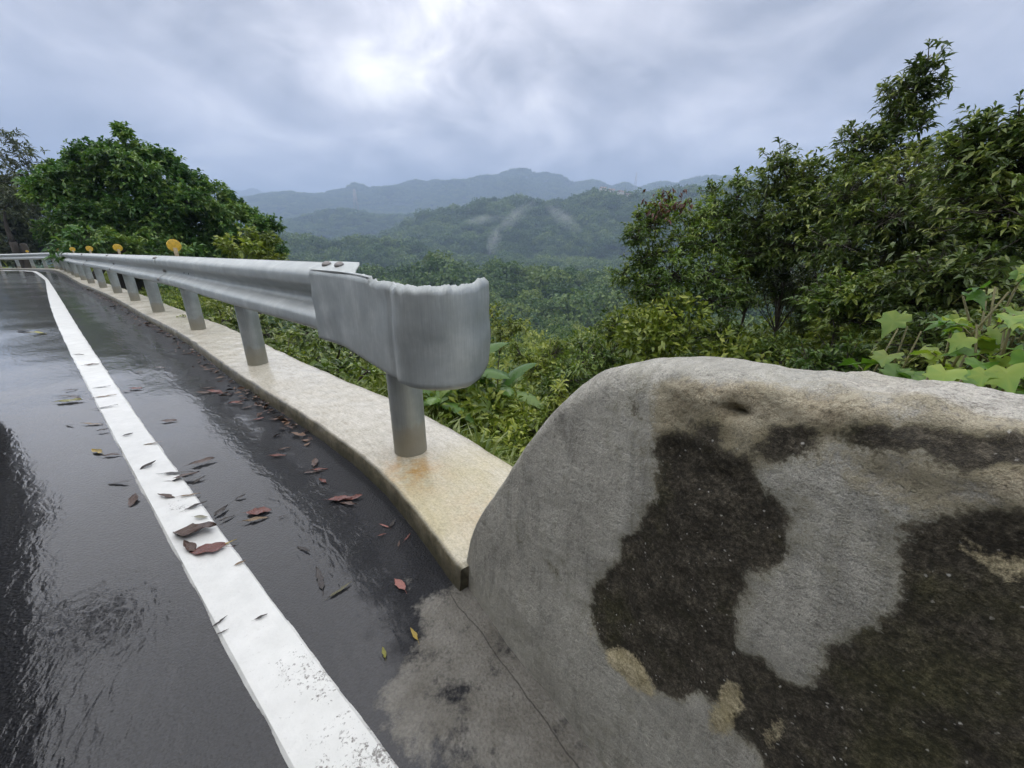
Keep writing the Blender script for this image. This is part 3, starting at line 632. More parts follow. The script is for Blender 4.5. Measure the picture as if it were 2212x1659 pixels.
# top flange of the end piece, bent down where it was ripped
fl = []; nfl = 40
for d_ in np.linspace(0, .50, nfl):
    p, n = term_pt(min(d_, ln - .01)); r_ = sstep(.24, .32, d_); edge = BT - .018 - .012 * sstep(.22, ln + .05, d_)
    zc = BT + .004 - .036 * r_
    w_ = .085 - .05 * r_ - .03 * sstep(.42, .5, d_)
    for f_ in np.linspace(0, 1, 8):
        fl.append((*(p - n * (.004 + f_ * w_)), edge - .006 + (zc - edge + .006) * min(1, f_ * 1.15) ** .8 + .004 * math.sin(d_ * 70) * r_ * f_))
fl = np.array(fl); N = len(fl); f = grid_faces(nfl, 8)
obj('top_flange', mesh('top_flange', np.vstack([fl, fl - [0, 0, .004]]) - RO, [np.vstack([f[:, ::-1], f + N])], GALV, True), rail)
# crumpled lip: folded strip along the torn rim
lip = []; nl = 120; d0 = ln - .16
for i, d_ in enumerate(np.linspace(d0, tot - .01, nl)):
    p, n = term_pt(d_); k_ = int(np.argmin(abs(dists - d_))); zt = TV[k_, 23, 2]; pt = TV[k_, 23, :2]
    ph = d_ * 95 + 2.5 * math.sin(d_ * 41)
    for j in range(4):
        f_ = j / 3; lip.append((*(pt - n * (.001 + f_ * (.010 + .006 * math.sin(ph * .7)))), zt - .001 + f_ * (.001 + .005 * math.sin(ph)) - .006 * f_ * f_))
lip = np.array(lip); f = grid_faces(nl, 4); N = len(lip)
LIPM = m_galv('torn_zinc', False); obj('torn_lip', mesh('torn_lip', np.vstack([lip, lip - [0, 0, .002]]) - RO, [np.vstack([f[:, ::-1], f + N])], LIPM, False), rail)
for d_ in (.075, .185):
    p, n = term_pt(d_); b = obj('bolt', BOLT.data, rail); b.location = (*(p - n * .042), BT - .003); b.location = Vector(b.location) - Vector(RO)
    b.rotation_euler = Vector((n[0] * .35, n[1] * .35, 1)).to_track_quat('Z', 'Y').to_euler(); b.scale = (1.25, 1.0, 1.1)
    b.location.z -= .004

# round yellow reflectors on every second post
YEL = None
def m_refl():
    m, nt = new_mat('yellow_reflector'); p = opos(nt)
    v = nd(nt, 'ShaderNodeTexVoronoi', {'Vector': p, 'Scale': 160.0}).outputs[0]
    c = mix(nt, v, (.80, .47, .012, 1), (.62, .33, .008, 1)); finish(nt, bsdf(nt, col=c, rough=.28, nrm=bump(nt, v, .3, .002))); return m
YEL = m_refl(); RIM = m_plain('yellow_plastic_rim', (.72, .46, .05), .4); STEM = m_plain('pale_reflector_stem', (.52, .42, .27), .6)
mb = MB(); mb.tube([(0, -.008, 0), (0, -.004, 0), (0, .006, 0), (0, .008, 0)], [.060, .064, .064, .058], 32); MD = mb.build('lens', YEL).data
mb = MB(); mb.tube([(0, .0, 0), (0, .004, 0), (0, .014, 0), (0, .016, 0)], [.066, .071, .071, .066], 32); MR = mb.build('rim', RIM).data
mb = MB(); mb.box((0, .016, -.10), (.040, .010, .15)); mb.box((0, .010, -.17), (.05, .03, .015)); MS = mb.build('stem', STEM, smooth=False).data
for n_ in ('lens', 'rim', 'stem'): bpy.data.objects.remove(bpy.data.objects[n_])
for i in range(2, NP, 2):
    s = i * SPC; e = empty('road_reflector', tuple(path(s, PO + .02, BT + .092)), heading(s) + math.pi / 2 + R(6))
    tag(e, 'round yellow reflector disc above the %s post from the torn guardrail end' % {2: 'third', 4: 'fifth', 6: 'seventh', 8: 'ninth', 10: 'eleventh', 12: 'thirteenth', 14: 'fifteenth', 16: 'seventeenth', 18: 'nineteenth', 20: 'twenty-first'}[i], 'reflector', 'yellow reflectors along the guardrail')
    e.scale = (.78, .78, .78); obj('lens', MD, e); obj('rim', MR, e); obj('stem', MS, e)

# ------------------------------------------------------------------ leaves, trees, shrubs
def leaves(P, A, U, L, W, rnd, fold=.22, droop=.25):
    """one folded, slightly drooping leaf (5 points, 4 triangles) at each P, along A with face normal near U"""
    A = A / (np.linalg.norm(A, axis=1)[:, None] + 1e-9); Sd = np.cross(A, U); Sd /= np.linalg.norm(Sd, axis=1)[:, None] + 1e-9; Nn = np.cross(Sd, A)
    L = L[:, None]; W = W[:, None]; dn = np.array([0, 0, -1.0])
    mid = P + A * L * .5
    V = np.stack([P, mid + Sd * W * .5 + Nn * W * fold, mid, mid - Sd * W * .5 + Nn * W * fold, P + A * L + dn * L * droop], 1).reshape(-1, 3)
    k = np.arange(len(P))[:, None] * 5
    T = np.concatenate([k + [[0, 1, 2]], k + [[0, 2, 3]], k + [[2, 1, 4]], k + [[2, 4, 3]]])
    return V, T, np.repeat(rnd, 5)
def rosettes(C, Dd, n, L, W, spread=1.0, flat=.5, jit=.4):
    """n leaves round each tip C with direction Dd"""
    m_ = len(C); P = np.repeat(C, n, 0); d = np.repeat(Dd, n, 0)
    v = rng.normal(size=(m_ * n, 3)); v[:, 2] *= flat; v /= np.linalg.norm(v, axis=1)[:, None]
    a = d * (.55 + .3 * rng.random((m_ * n, 1))) + v * spread
    a /= np.linalg.norm(a, axis=1)[:, None]
    U = np.array([0, 0, 1.0]) + rng.normal(size=(m_ * n, 3)) * jit
    P = P - d * (rng.random((m_ * n, 1)) * L * .8)
    tip = np.repeat(rng.random(m_), n)
    rn = np.clip(.6 * tip ** 1.2 + .5 * rng.random(m_ * n) ** 1.5, 0, 1)
    l = L * (.65 + .6 * rng.random(m_ * n))
    return leaves(P, a, U, l, W * (.75 + .5 * rng.random(m_ * n)) * l / L, rn)
def bez(a, b, up, n=7, wob=.05):
    a = np.array(a, float); b = np.array(b, float); d = np.linalg.norm(b - a)
    m1 = a + (b - a) * .35 + np.array([0, 0, up * d]) + rng.normal(size=3) * wob * d; m2 = a + (b - a) * .72 + np.array([0, 0, up * d * .7]) + rng.normal(size=3) * wob * d
    t = np.linspace(0, 1, n)[:, None]
    return (1 - t) ** 3 * a + 3 * (1 - t) ** 2 * t * m1 + 3 * (1 - t) * t * t * m2 + t ** 3 * b
def plant(name, label, cat, base, clumps, leafmat, trunk_r=.06, nleaf=7, L=.13, W=.038, tips=60, bark=None, group=None, stems=None, spread=1.0, shell=.45, up=.12, fork=.4, flat=.6, twigs=True, extra=None):
    """tree or shrub: stems from the base, limbs to each clump (centre, radii), twigs and leaf rosettes in each clump"""
    base = np.array(base, float); e = empty(name, tuple(base)); tag(e, label, cat, group)
    cs = [(np.array(c, float), np.broadcast_to(np.array(r_, float), (3,))) for c, r_ in clumps]
    wood = MB(); cen = np.mean([c for c, _ in cs], 0)
    lo = min(c[2] - r_[2] * .5 for c, r_ in cs)
    nodes = []; 
    for st in (stems or [cen]):
        st = np.array(st, float); topz = base[2] + (max(st[2], lo) - base[2]) * fork + .15
        tp = np.array([base[0] + (st[0] - base[0]) * .55, base[1] + (st[1] - base[1]) * .55, topz])
        b0 = base + np.array([rng.normal() * .05, rng.normal() * .05, -.25])
        pth = bez(b0, tp, 0.0, 8, .06); rad = np.linspace(trunk_r * 1.25, trunk_r * .8, 8)
        wood.tube(pth - base, rad, 8); nodes += [(pth[i], rad[i]) for i in range(3, 8)]
    C = []; Dd = []
    shade = []
    for c, r_ in sorted(cs, key=lambda q_: np.linalg.norm(q_[0] - base)):
        best = min(nodes, key=lambda nn_: np.linalg.norm(nn_[0] - c) + 1.2 * max(0, nn_[0][2] - c[2] + .05))
        d = np.linalg.norm(best[0] - c); pth = bez(best[0], c, up, 8, .08)
        r0 = min(best[1] * .8, .012 + .035 * d * trunk_r / .06); rad = np.linspace(r0, max(.006, r0 * .3), 8)
        wood.tube(pth - base, rad, 6); nodes += [(pth[i], rad[i]) for i in range(3, 8)]
        k = max(4, int(tips * (r_[0] * r_[1] * r_[2]) ** (2 / 3.)))
        v = rng.normal(size=(k, 3)); v /= np.linalg.norm(v, axis=1)[:, None]; v *= (shell + (1 - shell) * rng.random((k, 1))) ** .7
        v[:, 2] = np.where(v[:, 2] < -.55, v[:, 2] * .5, v[:, 2])
        lump = 1 + .28 * np.sin(v[:, :1] * 7 + c[0] * 3) * np.sin(v[:, 1:2] * 6 + c[1] * 5)
        T_ = c + v * r_ * lump
        n0 = pth[rng.integers(4, 8, k)]
        dirs = T_ - n0; dl = np.linalg.norm(dirs, axis=1)[:, None] + 1e-9
        dirs = dirs / dl + np.array([0, 0, .35]); dirs /= np.linalg.norm(dirs, axis=1)[:, None]
        if twigs:
            for i in range(0, k, 2):
                m_ = (n0[i] + T_[i]) / 2 + np.array([0, 0, -.06 * dl[i, 0]]); wood.tube(np.array([n0[i], m_, T_[i]]) - base, [.007, .0055, .003], 3, False)
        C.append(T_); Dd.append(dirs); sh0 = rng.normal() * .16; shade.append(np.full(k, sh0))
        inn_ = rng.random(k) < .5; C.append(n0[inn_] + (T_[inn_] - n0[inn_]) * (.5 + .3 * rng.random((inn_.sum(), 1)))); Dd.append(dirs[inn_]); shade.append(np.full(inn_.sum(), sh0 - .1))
    C = np.vstack(C); Dd = np.vstack(Dd)
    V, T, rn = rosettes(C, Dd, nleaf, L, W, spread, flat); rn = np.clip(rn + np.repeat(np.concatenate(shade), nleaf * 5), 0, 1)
    wood.build('trunk', bark or BARK, e)
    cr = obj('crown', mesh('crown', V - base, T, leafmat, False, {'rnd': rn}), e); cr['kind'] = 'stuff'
    if extra: extra(e, base)
    return e
def P(px, py, d): return at(px, py, d)
def cl(lst, d, k=1.0, ):
    """clumps given as picture position, radius in picture units and distance offset"""
    o = []
    for q_ in lst:
        x, y, r_ = q_[:3]; dd = d + (q_[3] if len(q_) > 3 else 0); rad = r_ / F * dd * k * 1.06
        o.append((P(x, y, dd), (rad, rad, rad * .85)))
    return o
def gbase(px, d, up=0.0):
    q_ = P(px, 700, d); return (q_[0], q_[1], tz(q_[0], q_[1]) + up)

# trees behind the parapet wall
def dead_sprig(e, base):
    c = P(1450, 440, 6.1); k = 46; C = c + rng.normal(size=(k, 3)) * np.array([.16, .16, .09]); V, T, rn = rosettes(C, np.tile([0, 0, -1.0], (k, 1)), 3, .075, .032, 1.0, .6)
    o = obj('dead_leaves', mesh('dead_leaves', V - base, T, DEADL, False, {'rnd': rn}), e); o['kind'] = 'stuff'; o['label'] = 'withered dark red-brown leaves at the top'
plant('broadleaf_tree', 'many-stemmed broadleaf tree with a sprig of withered red-brown leaves at its top', 'tree', gbase(1515, 6.4),
      cl([(1400, 480, 48), (1375, 510, 34, -.3), (1440, 460, 40, .3), (1490, 520, 50), (1510, 470, 40, .4), (1345, 600, 34, -.2), (1400, 620, 55), (1460, 590, 60, -.4), (1530, 590, 60), (1560, 520, 45, .5), (1450, 670, 55, -.5), (1540, 650, 50, -.3), (1390, 560, 40), (1590, 640, 45, .3), (1420, 540, 40, .4)], 6.3),
      LEAF_M, .05, 8, .080, .028, 640, stems=[P(1430, 600, 6.3), P(1500, 560, 6.3), P(1560, 600, 6.4), P(1470, 560, 6.6)], extra=dead_sprig)
plant('broadleaf_tree', 'slender broadleaf tree with one narrow leafy spire, beside the many-stemmed tree', 'tree', gbase(1600, 7.4),
      cl([(1592, 385, 22), (1596, 425, 30), (1540, 405, 20, .2), (1575, 470, 45), (1620, 500, 45, .3), (1535, 450, 36), (1600, 560, 55)], 7.3), LEAF_M, .05, 8, .082, .028, 560)
plant('broadleaf_tree', 'dark glossy broadleaf tree with a ragged domed crown and thin dark trunks', 'tree', gbase(1655, 7.0),
      cl([(1685, 345, 28), (1660, 400, 42), (1710, 390, 45), (1750, 375, 36, .3), (1640, 470, 48), (1700, 460, 55, -.3), (1760, 440, 50), (1660, 540, 55), (1730, 530, 60, -.3), (1790, 510, 50), (1690, 600, 50, .3), (1625, 570, 40, .5)], 6.9),
      LEAF_D, .055, 8, .084, .030, 560, stems=[P(1650, 560, 6.8), P(1710, 560, 7.0), P(1740, 540, 7.2)])
plant('broadleaf_tree', 'tallest leaning broadleaf tree with an open feathery top on a pale stem', 'tree', gbase(1880, 7.2),
      cl([(2010, 125, 22), (2000, 170, 26), (1960, 190, 34), (1985, 225, 32, .2), (1935, 215, 30), (1945, 260, 30), (1990, 270, 18), (1905, 275, 26), (1870, 300, 40), (1905, 330, 45), (1850, 345, 40), (1950, 330, 34), (1820, 370, 30)], 7.0),
      LEAF_D, .06, 8, .105, .028, 400, bark=BARKP, stems=[P(1910, 380, 7.0)], fork=.62, up=.02)
plant('broadleaf_tree', 'broad dark tree with a dense middle crown and a forked grey trunk', 'tree', gbase(1890, 6.6),
      cl([(1830, 420, 55), (1890, 400, 55, .3), (1950, 390, 55), (2010, 390, 50, .3), (1860, 480, 60), (1930, 470, 65, -.3), (2000, 460, 60), (1820, 530, 55, -.4), (1890, 560, 60), (1970, 540, 60, .3), (1780, 480, 45, .5), (2040, 520, 50)], 6.5),
      LEAF_D, .07, 8, .084, .030, 520, stems=[P(1890, 520, 6.5), P(1940, 520, 6.6)], bark=BARKP)
plant('broadleaf_tree', 'broad dark tree with crooked black limbs and an upswept ragged top', 'tree', gbase(2190, 5.6),
      cl([(2080, 300, 34), (2120, 265, 26), (2160, 300, 42), (2205, 270, 34), (2250, 300, 50), (2060, 350, 40), (2120, 360, 55), (2190, 360, 60), (2260, 380, 70), (2100, 430, 55), (2170, 450, 60, -.3), (2240, 480, 60), (2060, 440, 45, .4), (2120, 520, 55), (2200, 560, 60)], 5.5),
      LEAF_D, .075, 8, .080, .029, 540, stems=[P(2150, 460, 5.5), P(2200, 440, 5.4), P(2230, 480, 5.7)], up=.2)
# dense back row that closes the gaps
for i, (x, y, d, cls) in enumerate([(1720, 640, 8.6, [(1640, 560, 60), (1700, 620, 70), (1770, 600, 70), (1830, 640, 70), (1760, 680, 60)]), (1960, 620, 8.2, [(1880, 620, 70), (1950, 600, 70), (2020, 580, 70), (2080, 620, 70), (1980, 680, 70)]), (2200, 620, 7.4, [(2130, 600, 70), (2200, 580, 70), (2270, 620, 80), (2170, 680, 70)])]):
    plant('broadleaf_tree', ['shaded leafy tree behind the thin dark trunks', 'shaded leafy tree behind the forked grey trunk', 'shaded leafy tree behind the crooked black limbs'][i], 'tree', gbase(x, d), cl(cls, d), LEAF_D, .06, 7, .10, .04, 300)
# shrubs on the slope under the trees
SH = [('low glossy shrub with pale green tips in front of the thin trunks', 1690, 5.6, [(1640, 770, 45), (1700, 780, 50), (1610, 800, 40)], LEAF_M),
      ('spreading shrub with bright rosettes on bare dark limbs', 1880, 5.2, [(1780, 650, 40), (1830, 640, 45), (1880, 640, 45), (1930, 620, 45), (1800, 690, 40), (1860, 690, 40)], LEAF_M),
      ('low leafy shrub just behind the parapet top', 1800, 4.6, [(1760, 790, 45), (1830, 780, 45), (1880, 800, 40), (1720, 800, 35)], LEAF_M),
      ('shrub with long drooping leaves below the dark broad tree', 2010, 5.0, [(1960, 640, 45), (2020, 600, 50), (2080, 580, 50), (2000, 700, 45), (2090, 640, 45)], LEAF_D),
      ('dark shrub in the shade behind the broad-leaved plant', 2080, 4.4, [(1960, 800, 50), (2040, 780, 60), (2110, 760, 60), (2000, 740, 50), (2190, 740, 70)], LEAF_D),
      ('loose shrub below the many-stemmed tree', 1420, 6.6, [(1330, 700, 40), (1390, 700, 45), (1440, 730, 45), (1350, 740, 40), (1500, 730, 40), (1570, 730, 45)], LEAF_M),
      ('round shrub on the slope left of the parapet end', 1290, 5.4, [(1270, 760, 40), (1320, 770, 40), (1290, 810, 38), (1240, 800, 30)], LEAF_M),
      ('yellow-green shrub with upright shoots below the guardrail end', 1190, 6.0, [(1200, 760, 34), (1150, 790, 38), (1120, 760, 30), (1180, 820, 36)], LEAF_Y),
      ('bright leafy shrub hugging the foot of the parapet end', 1170, 3.3, [(1190, 890, 40), (1150, 930, 42), (1215, 850, 36), (1110, 980, 36)], LEAF_Y),
      ('small shrub with fresh green leaves beside the banana plants', 1230, 4.4, [(1200, 840, 34), (1240, 820, 34), (1170, 870, 34), (1260, 790, 30)], LEAF_M)]
for lb, x, d, cls, mt in SH: plant('shrub', lb, 'shrub', gbase(x, d), cl(cls, d, 1.22), mt, .022, 8, .085, .030, 420, shell=.35)
# dark bushes seen under the guardrail
for i, (x, d, cls) in enumerate([(640, 4.4, [(600, 770, 60), (680, 780, 60), (740, 810, 60)]), (760, 3.7, [(760, 840, 50), (800, 800, 50), (720, 800, 45)]), (520, 6.0, [(480, 690, 50), (540, 710, 55), (600, 720, 55)]), (700, 5.5, [(660, 720, 50), (740, 730, 55), (800, 740, 50)]), (940, 6.2, [(900, 720, 40), (960, 740, 45), (1020, 740, 45)]), (1060, 7.5, [(1080, 720, 45), (1120, 700, 40), (1060, 680, 36)])]):
    plant('shrub', ['dark shrub under the second guardrail post gap', 'leafy shrub just outside the ledge near the last guardrail post', 'dark shrub beyond the ledge past the second post', 'tall dark shrub behind the guardrail beam', 'shrub behind the guardrail end plate', 'pale shrub seen past the torn guardrail end'][i], 'shrub', gbase(x, d), cl(cls, d), LEAF_M if i in (1, 4) else (LEAF_Y if i == 5 else LEAF_D), .025, 7, .12, .045, 150, shell=.35)

# big broad tree and its neighbours at the bend
def big(name, label, px, d, cls, mat, L, W, tips, nleaf=7, bark=None, tr=.3, **k):
    return plant(name, label, 'tree', gbase(px, d), cl([(x_ + rng.normal() * r0 * .38, y_ + rng.normal() * r0 * .32, r0 * rng.uniform(.5, .78), (dd_[0] if dd_ else 0) + rng.normal() * .5) for (x_, y_, r0, *dd_) in cls for _ in range(3)] if len(cls) > 20 else cls, d, .9), mat, tr, nleaf, L, W, tips, bark=bark, **k)
big('camphor_tree', 'large dense rounded green tree rising behind the guardrail', 300, 24,
    [(265, 290, 22), (240, 320, 30), (290, 330, 34), (200, 340, 28), (165, 350, 24), (320, 355, 30), (365, 345, 26), (385, 370, 24), (225, 375, 45, -1), (290, 385, 50, -1.5), (160, 400, 42), (110, 370, 24), (110, 420, 34), (350, 400, 45, -1), (420, 400, 30), (455, 405, 18), (440, 430, 36, -1), (490, 425, 22), (500, 455, 34), (545, 465, 28), (390, 450, 50, -2), (310, 450, 55, -2.5), (230, 440, 55, -2), (160, 460, 45, -1), (130, 500, 45), (200, 510, 50, -2), (280, 515, 50, -2.5), (360, 510, 50, -2), (440, 490, 50, -1.5), (510, 500, 45, -1), (560, 500, 34), (480, 540, 45, -1), (400, 550, 45, -2), (570, 540, 34)],
    LEAF_T, .21, .095, 200, 8, shell=.6, stems=[P(230, 460, 23), P(290, 460, 22), P(350, 480, 22)], fork=.5)
big('small_tree', 'yellow-green small tree at the foot of the large rounded tree', 550, 17, [(500, 530, 26), (540, 515, 28), (580, 530, 26), (520, 560, 30), (575, 560, 30), (605, 555, 16), (545, 545, 30, -1)], LEAF_Y, .24, .09, 75, 7, tr=.1)
big('small_tree', 'low leafy tree behind the yellow reflectors', 200, 19, [(180, 520, 30), (230, 520, 30), (290, 540, 30), (340, 540, 30), (150, 540, 26), (400, 545, 26)], LEAF_T, .26, .1, 60, 7, tr=.12)
big('airy_tree', 'tall thin grey tree with sparse feathery crown beside the large rounded tree', 60, 42, [(20, 300, 26), (55, 320, 20), (-10, 330, 40), (70, 345, 14), (35, 350, 22), (10, 380, 34), (60, 395, 22), (-20, 400, 40), (40, 430, 30), (90, 440, 22), (10, 450, 34)], LEAF_G, .40, .09, 13, 7, tr=.22, stems=[P(60, 430, 42), P(20, 420, 42)], fork=.6)
big('shaded_tree', 'dark grey-green tree standing behind the sparse tall tree', 30, 47, [(20, 470, 45), (80, 480, 45), (-30, 440, 50), (60, 520, 45), (0, 530, 50), (110, 530, 36), (40, 420, 30)], LEAF_G, .42, .17, 26, 7, tr=.25)

# banana plants
def banana(name, label, px, d, hgt, n, sc=1.0, zoff=0.0):
    b = np.array(gbase(px, d)); b[2] += zoff; e = empty(name, tuple(b)); tag(e, label, 'banana plant', 'banana plants below the ledge')
    st = MB(); st.tube([(0, 0, -.3), (0, 0, hgt * .4), (.02, 0, hgt * .8), (.02, 0, hgt)], [.07 * sc, .06 * sc, .045 * sc, .02 * sc], 10); st.build('stem', m_plain('banana_stem', (.12, .15, .04), .5), e)
    for i in range(n):
        a = i * 2.4 + rng.random() * .5; el = R(75 - 62 * (i / n)); Lf = sc * (.95 + .3 * rng.random()); Wf = sc * .17
        m = 16; t = np.linspace(0, 1, m); dirv = np.array([math.cos(a), math.sin(a)])
        ang = el - t * R(70 + 25 * rng.random()); xr = np.cumsum(np.cos(ang)) * Lf / m; zr = np.cumsum(np.sin(ang)) * Lf / m
        mid = np.stack([dirv[0] * xr, dirv[1] * xr, hgt + zr], -1); side = np.array([-dirv[1], dirv[0], 0]); wd = Wf * np.sin(np.clip(t * 1.05 + .05, 0, 1) * np.pi) ** .6 * (t > .1)
        V = []; Q = []; rn = []
        for sgn in (-1, 1):
            for j in range(m - 1):
                drop = .35 + .25 * rng.random(); gap = .10 if rng.random() < .35 else .0
                for jj, g in ((j, gap), (j + 1, -gap)):
                    V += [mid[jj], mid[jj] + sgn * side * wd[jj] * .55 + np.array([0, 0, -.06 * wd[jj]]), mid[jj] + sgn * side * wd[jj] * (.95 + .1 * rng.random()) + np.array([0, 0, -drop * wd[jj]]) + (mid[j + 1] - mid[j]) * g]
                k = len(V) - 6; Q += [[k, k + 1, k + 4, k + 3], [k + 1, k + 2, k + 5, k + 4]]
        o = obj('leaf', mesh('leaf', V, np.array(Q), BANANA, True, {'rnd': np.full(len(V), rng.random())}), e)
for a in [('banana_plant', 'banana plant with torn broad leaves below the ledge, by the last guardrail post', 990, 4.1, .50, 11, .74, .36), ('banana_plant', 'banana plant with an upright rolled young leaf, nearer the parapet end', 1075, 4.2, .46, 8, .62, .34), ('banana_plant', 'small low banana plant close against the outer ledge edge', 930, 3.6, .25, 6, .45, .15)]: banana(*a)

# broad-leaved plant at the right, leaning over the parapet
def lobed(sc=1.0):
    pts = [(0, 0), (-.16, -.05), (-.34, .04), (-.40, .20), (-.33, .34), (-.44, .52), (-.22, .52), (-.10, .74), (0, 1.0), (.10, .74), (.24, .50), (.44, .46), (.33, .30), (.38, .14), (.30, .0), (.14, -.06)]
    V = [(0, .32, 0)] + [(x, y, .10 * abs(x) * 2 - .16 * max(0, y - .2) ** 2 + .03 * math.sin(x * 14)) for x, y in pts]
    T = [[0, 1 + i, 1 + (i + 1) % len(pts)] for i in range(len(pts))]
    return np.array(V) * sc, np.array(T)
LM = []
for k in range(6):
    V, T = lobed(); V = V * np.array([1 + .1 * rng.normal(), 1, 1.0]); V[:, 2] += .05 * rng.normal(size=len(V)) * (np.arange(len(V)) > 0) - .12 * V[:, 1] ** 2
    LM.append(mesh('leaf', V, T[:, ::-1], LEAF_B, True, {'rnd': np.clip(.15 + k * .16 + .1 * rng.normal(size=len(V)) + .25 * (V[:, 1] < .1), 0, 1)}))
def broad(label, pxbase, d, shoots, sc):
    b = np.array(gbase(pxbase, d)); e = empty('broad_leaved_plant', tuple(b)); tag(e, label, 'plant'); st = MB()
    for (x, y, dd, n) in shoots:
        tip = P(x, y, d + dd); pth = bez(b, tip, .05, 9, .05); st.tube(pth - b, np.linspace(.014, .004, 9), 6)
        n = int(n * 1.35)
        for i in range(n):
            f = 1 - .45 * i / n * rng.random(); k = min(8, int(f * 8)); p0 = pth[k] + rng.normal(size=3) * .03
            a = rng.random() * 6.28 if i % 3 else R(200 + 60 * rng.random()); pe = p0 + np.array([math.cos(a) * .09, math.sin(a) * .09, .04 + .05 * rng.random()]) * sc / .16
            st.tube(np.array([p0, (p0 + pe) / 2 + [0, 0, .01], pe]) - b, [.003, .0025, .002], 4, False)
            o = obj('leaf', LM[rng.integers(6)], e, pe - b); s_ = sc * (.7 + .6 * rng.random()); o.scale = (s_, s_, s_)
            o.rotation_euler = (R(-18 + rng.normal() * 16), R(rng.normal() * 16), a - math.pi / 2)
    st.build('stem', m_plain('green_stem', (.13, .12, .04), .5), e)
broad('plant with large bright green lobed leaves spreading over the parapet', 2120, 2.7, [(2080, 640, 0, 7), (2130, 650, .1, 8), (2180, 630, -.1, 8), (2220, 650, .1, 8), (2110, 700, -.2, 8), (2170, 710, -.1, 9), (2230, 700, 0, 9), (2140, 770, -.2, 8), (2200, 760, -.3, 8), (2060, 690, .1, 4), (2250, 740, -.2, 6), (2260, 640, 0, 5), (2190, 680, -.3, 5), (2150, 620, .1, 7), (2200, 610, 0, 7), (2100, 740, -.1, 7)], .098)
broad('small sprig of bright lobed leaves on a thin side shoot under the dark shrub', 1990, 3.2, [(1960, 705, 0, 5), (1990, 715, -.1, 6), (1940, 710, .1, 3)], .15)
broad('low sprig of bright heart-shaped leaves just above the parapet top', 2090, 2.3, [(2010, 800, 0, 4), (2040, 800, 0, 4), (2080, 815, 0, 5), (2130, 820, -.1, 5), (2180, 830, -.1, 4)], .10)

# grass tuft stuff on the slope beside the ledge
k = 5200; gx = rng.uniform(size=k); sA = -.9 + 3.4 * gx; oA = -(SLABW - KERB) - .03 - rng.random(k) ** 1.3 * 1.6
G0 = path(sA, oA); G0[:, 2] = terrain_z(G0[:, 0], G0[:, 1])
dr = rng.normal(size=(k, 3)) * .55 + [0, 0, 1.0]
V, T, rn = leaves(G0 - [0, 0, .03], dr, rng.normal(size=(k, 3)), .18 + .26 * rng.random(k), .007 + .010 * rng.random(k), rng.random(k), .1, .35)
tag(obj('grass', mesh('grass', V, T, GRASS, False, {'rnd': rn})), 'fine grass and ferny ground cover beside the concrete ledge', 'grass', kind='stuff')

# undergrowth and forest: instanced crowns on the slope and the hills (masses nobody could count)
def crown_proto(name, n, L, W, mat, seed, dome=.6, lumps=7):
    g = np.random.default_rng(seed); c = g.normal(size=(lumps, 3)) * np.array([.27, .27, .16]); c[:, 2] = np.abs(c[:, 2]) + .25; r_ = .26 + .16 * g.random(lumps)
    j = g.integers(0, lumps, n); v = g.normal(size=(n, 3)); v[:, 2] = np.abs(v[:, 2]) * 1.0 - .25; v /= np.linalg.norm(v, axis=1)[:, None]
    Pn = c[j] + v * r_[j][:, None] * (.75 + .3 * g.random((n, 1)))
    A = v * dome + g.normal(size=(n, 3)) * .6; U = v + g.normal(size=(n, 3)) * (.25 + .3 * dome)
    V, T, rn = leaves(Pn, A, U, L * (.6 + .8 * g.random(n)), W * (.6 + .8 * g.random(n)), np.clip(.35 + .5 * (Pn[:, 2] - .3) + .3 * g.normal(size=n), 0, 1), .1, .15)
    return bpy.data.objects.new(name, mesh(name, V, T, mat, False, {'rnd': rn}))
def m_forest(name, dark, mid, light):
    m, nt = new_mat(name); oi = nd(nt, 'ShaderNodeObjectInfo'); r = attr(nt, 'rnd'); g = nd(nt, 'ShaderNodeNewGeometry').outputs['Position']
    f = math_(nt, 'ADD', math_(nt, 'MULTIPLY', r, .30), math_(nt, 'ADD', math_(nt, 'MULTIPLY', oi.outputs['Random'], .45), math_(nt, 'MULTIPLY', noise(nt, g, .018, 3), .35)))
    c = ramp(nt, f, [(.2, dark), (.55, mid), (.95, light)])
    b = bsdf(nt, col=c, rough=.55, spec=.3); t = nd(nt, 'ShaderNodeBsdfTranslucent', {0: mix(nt, 1.0, c, (1.4, 1.5, .7, 1), 'MULTIPLY')}).outputs[0]
    finish(nt, nd(nt, 'ShaderNodeMixShader', {0: .2, 1: b, 2: t}).outputs[0]); return m
FOR = m_forest('forest_green', (.024, .060, .016), (.070, .128, .032), (.18, .235, .060))
FORY = m_forest('valley_yellow_green', (.075, .115, .018), (.16, .21, .036), (.29, .32, .07))
protos_far = [crown_proto('forest_crown', 1000, .115, .10, FOR, 100 + i, .15, 9) for i in range(5)]
protos_mid = [crown_proto('valley_crown', 1700, .11, .060, FORY if i % 2 else FOR, 200 + i, lumps=10) for i in range(6)]
protos_near = [crown_proto('undergrowth_crown', 2600, .092, .036, LEAF_M if i % 3 == 0 else LEAF_Y, 300 + i, lumps=11) for i in range(6)]
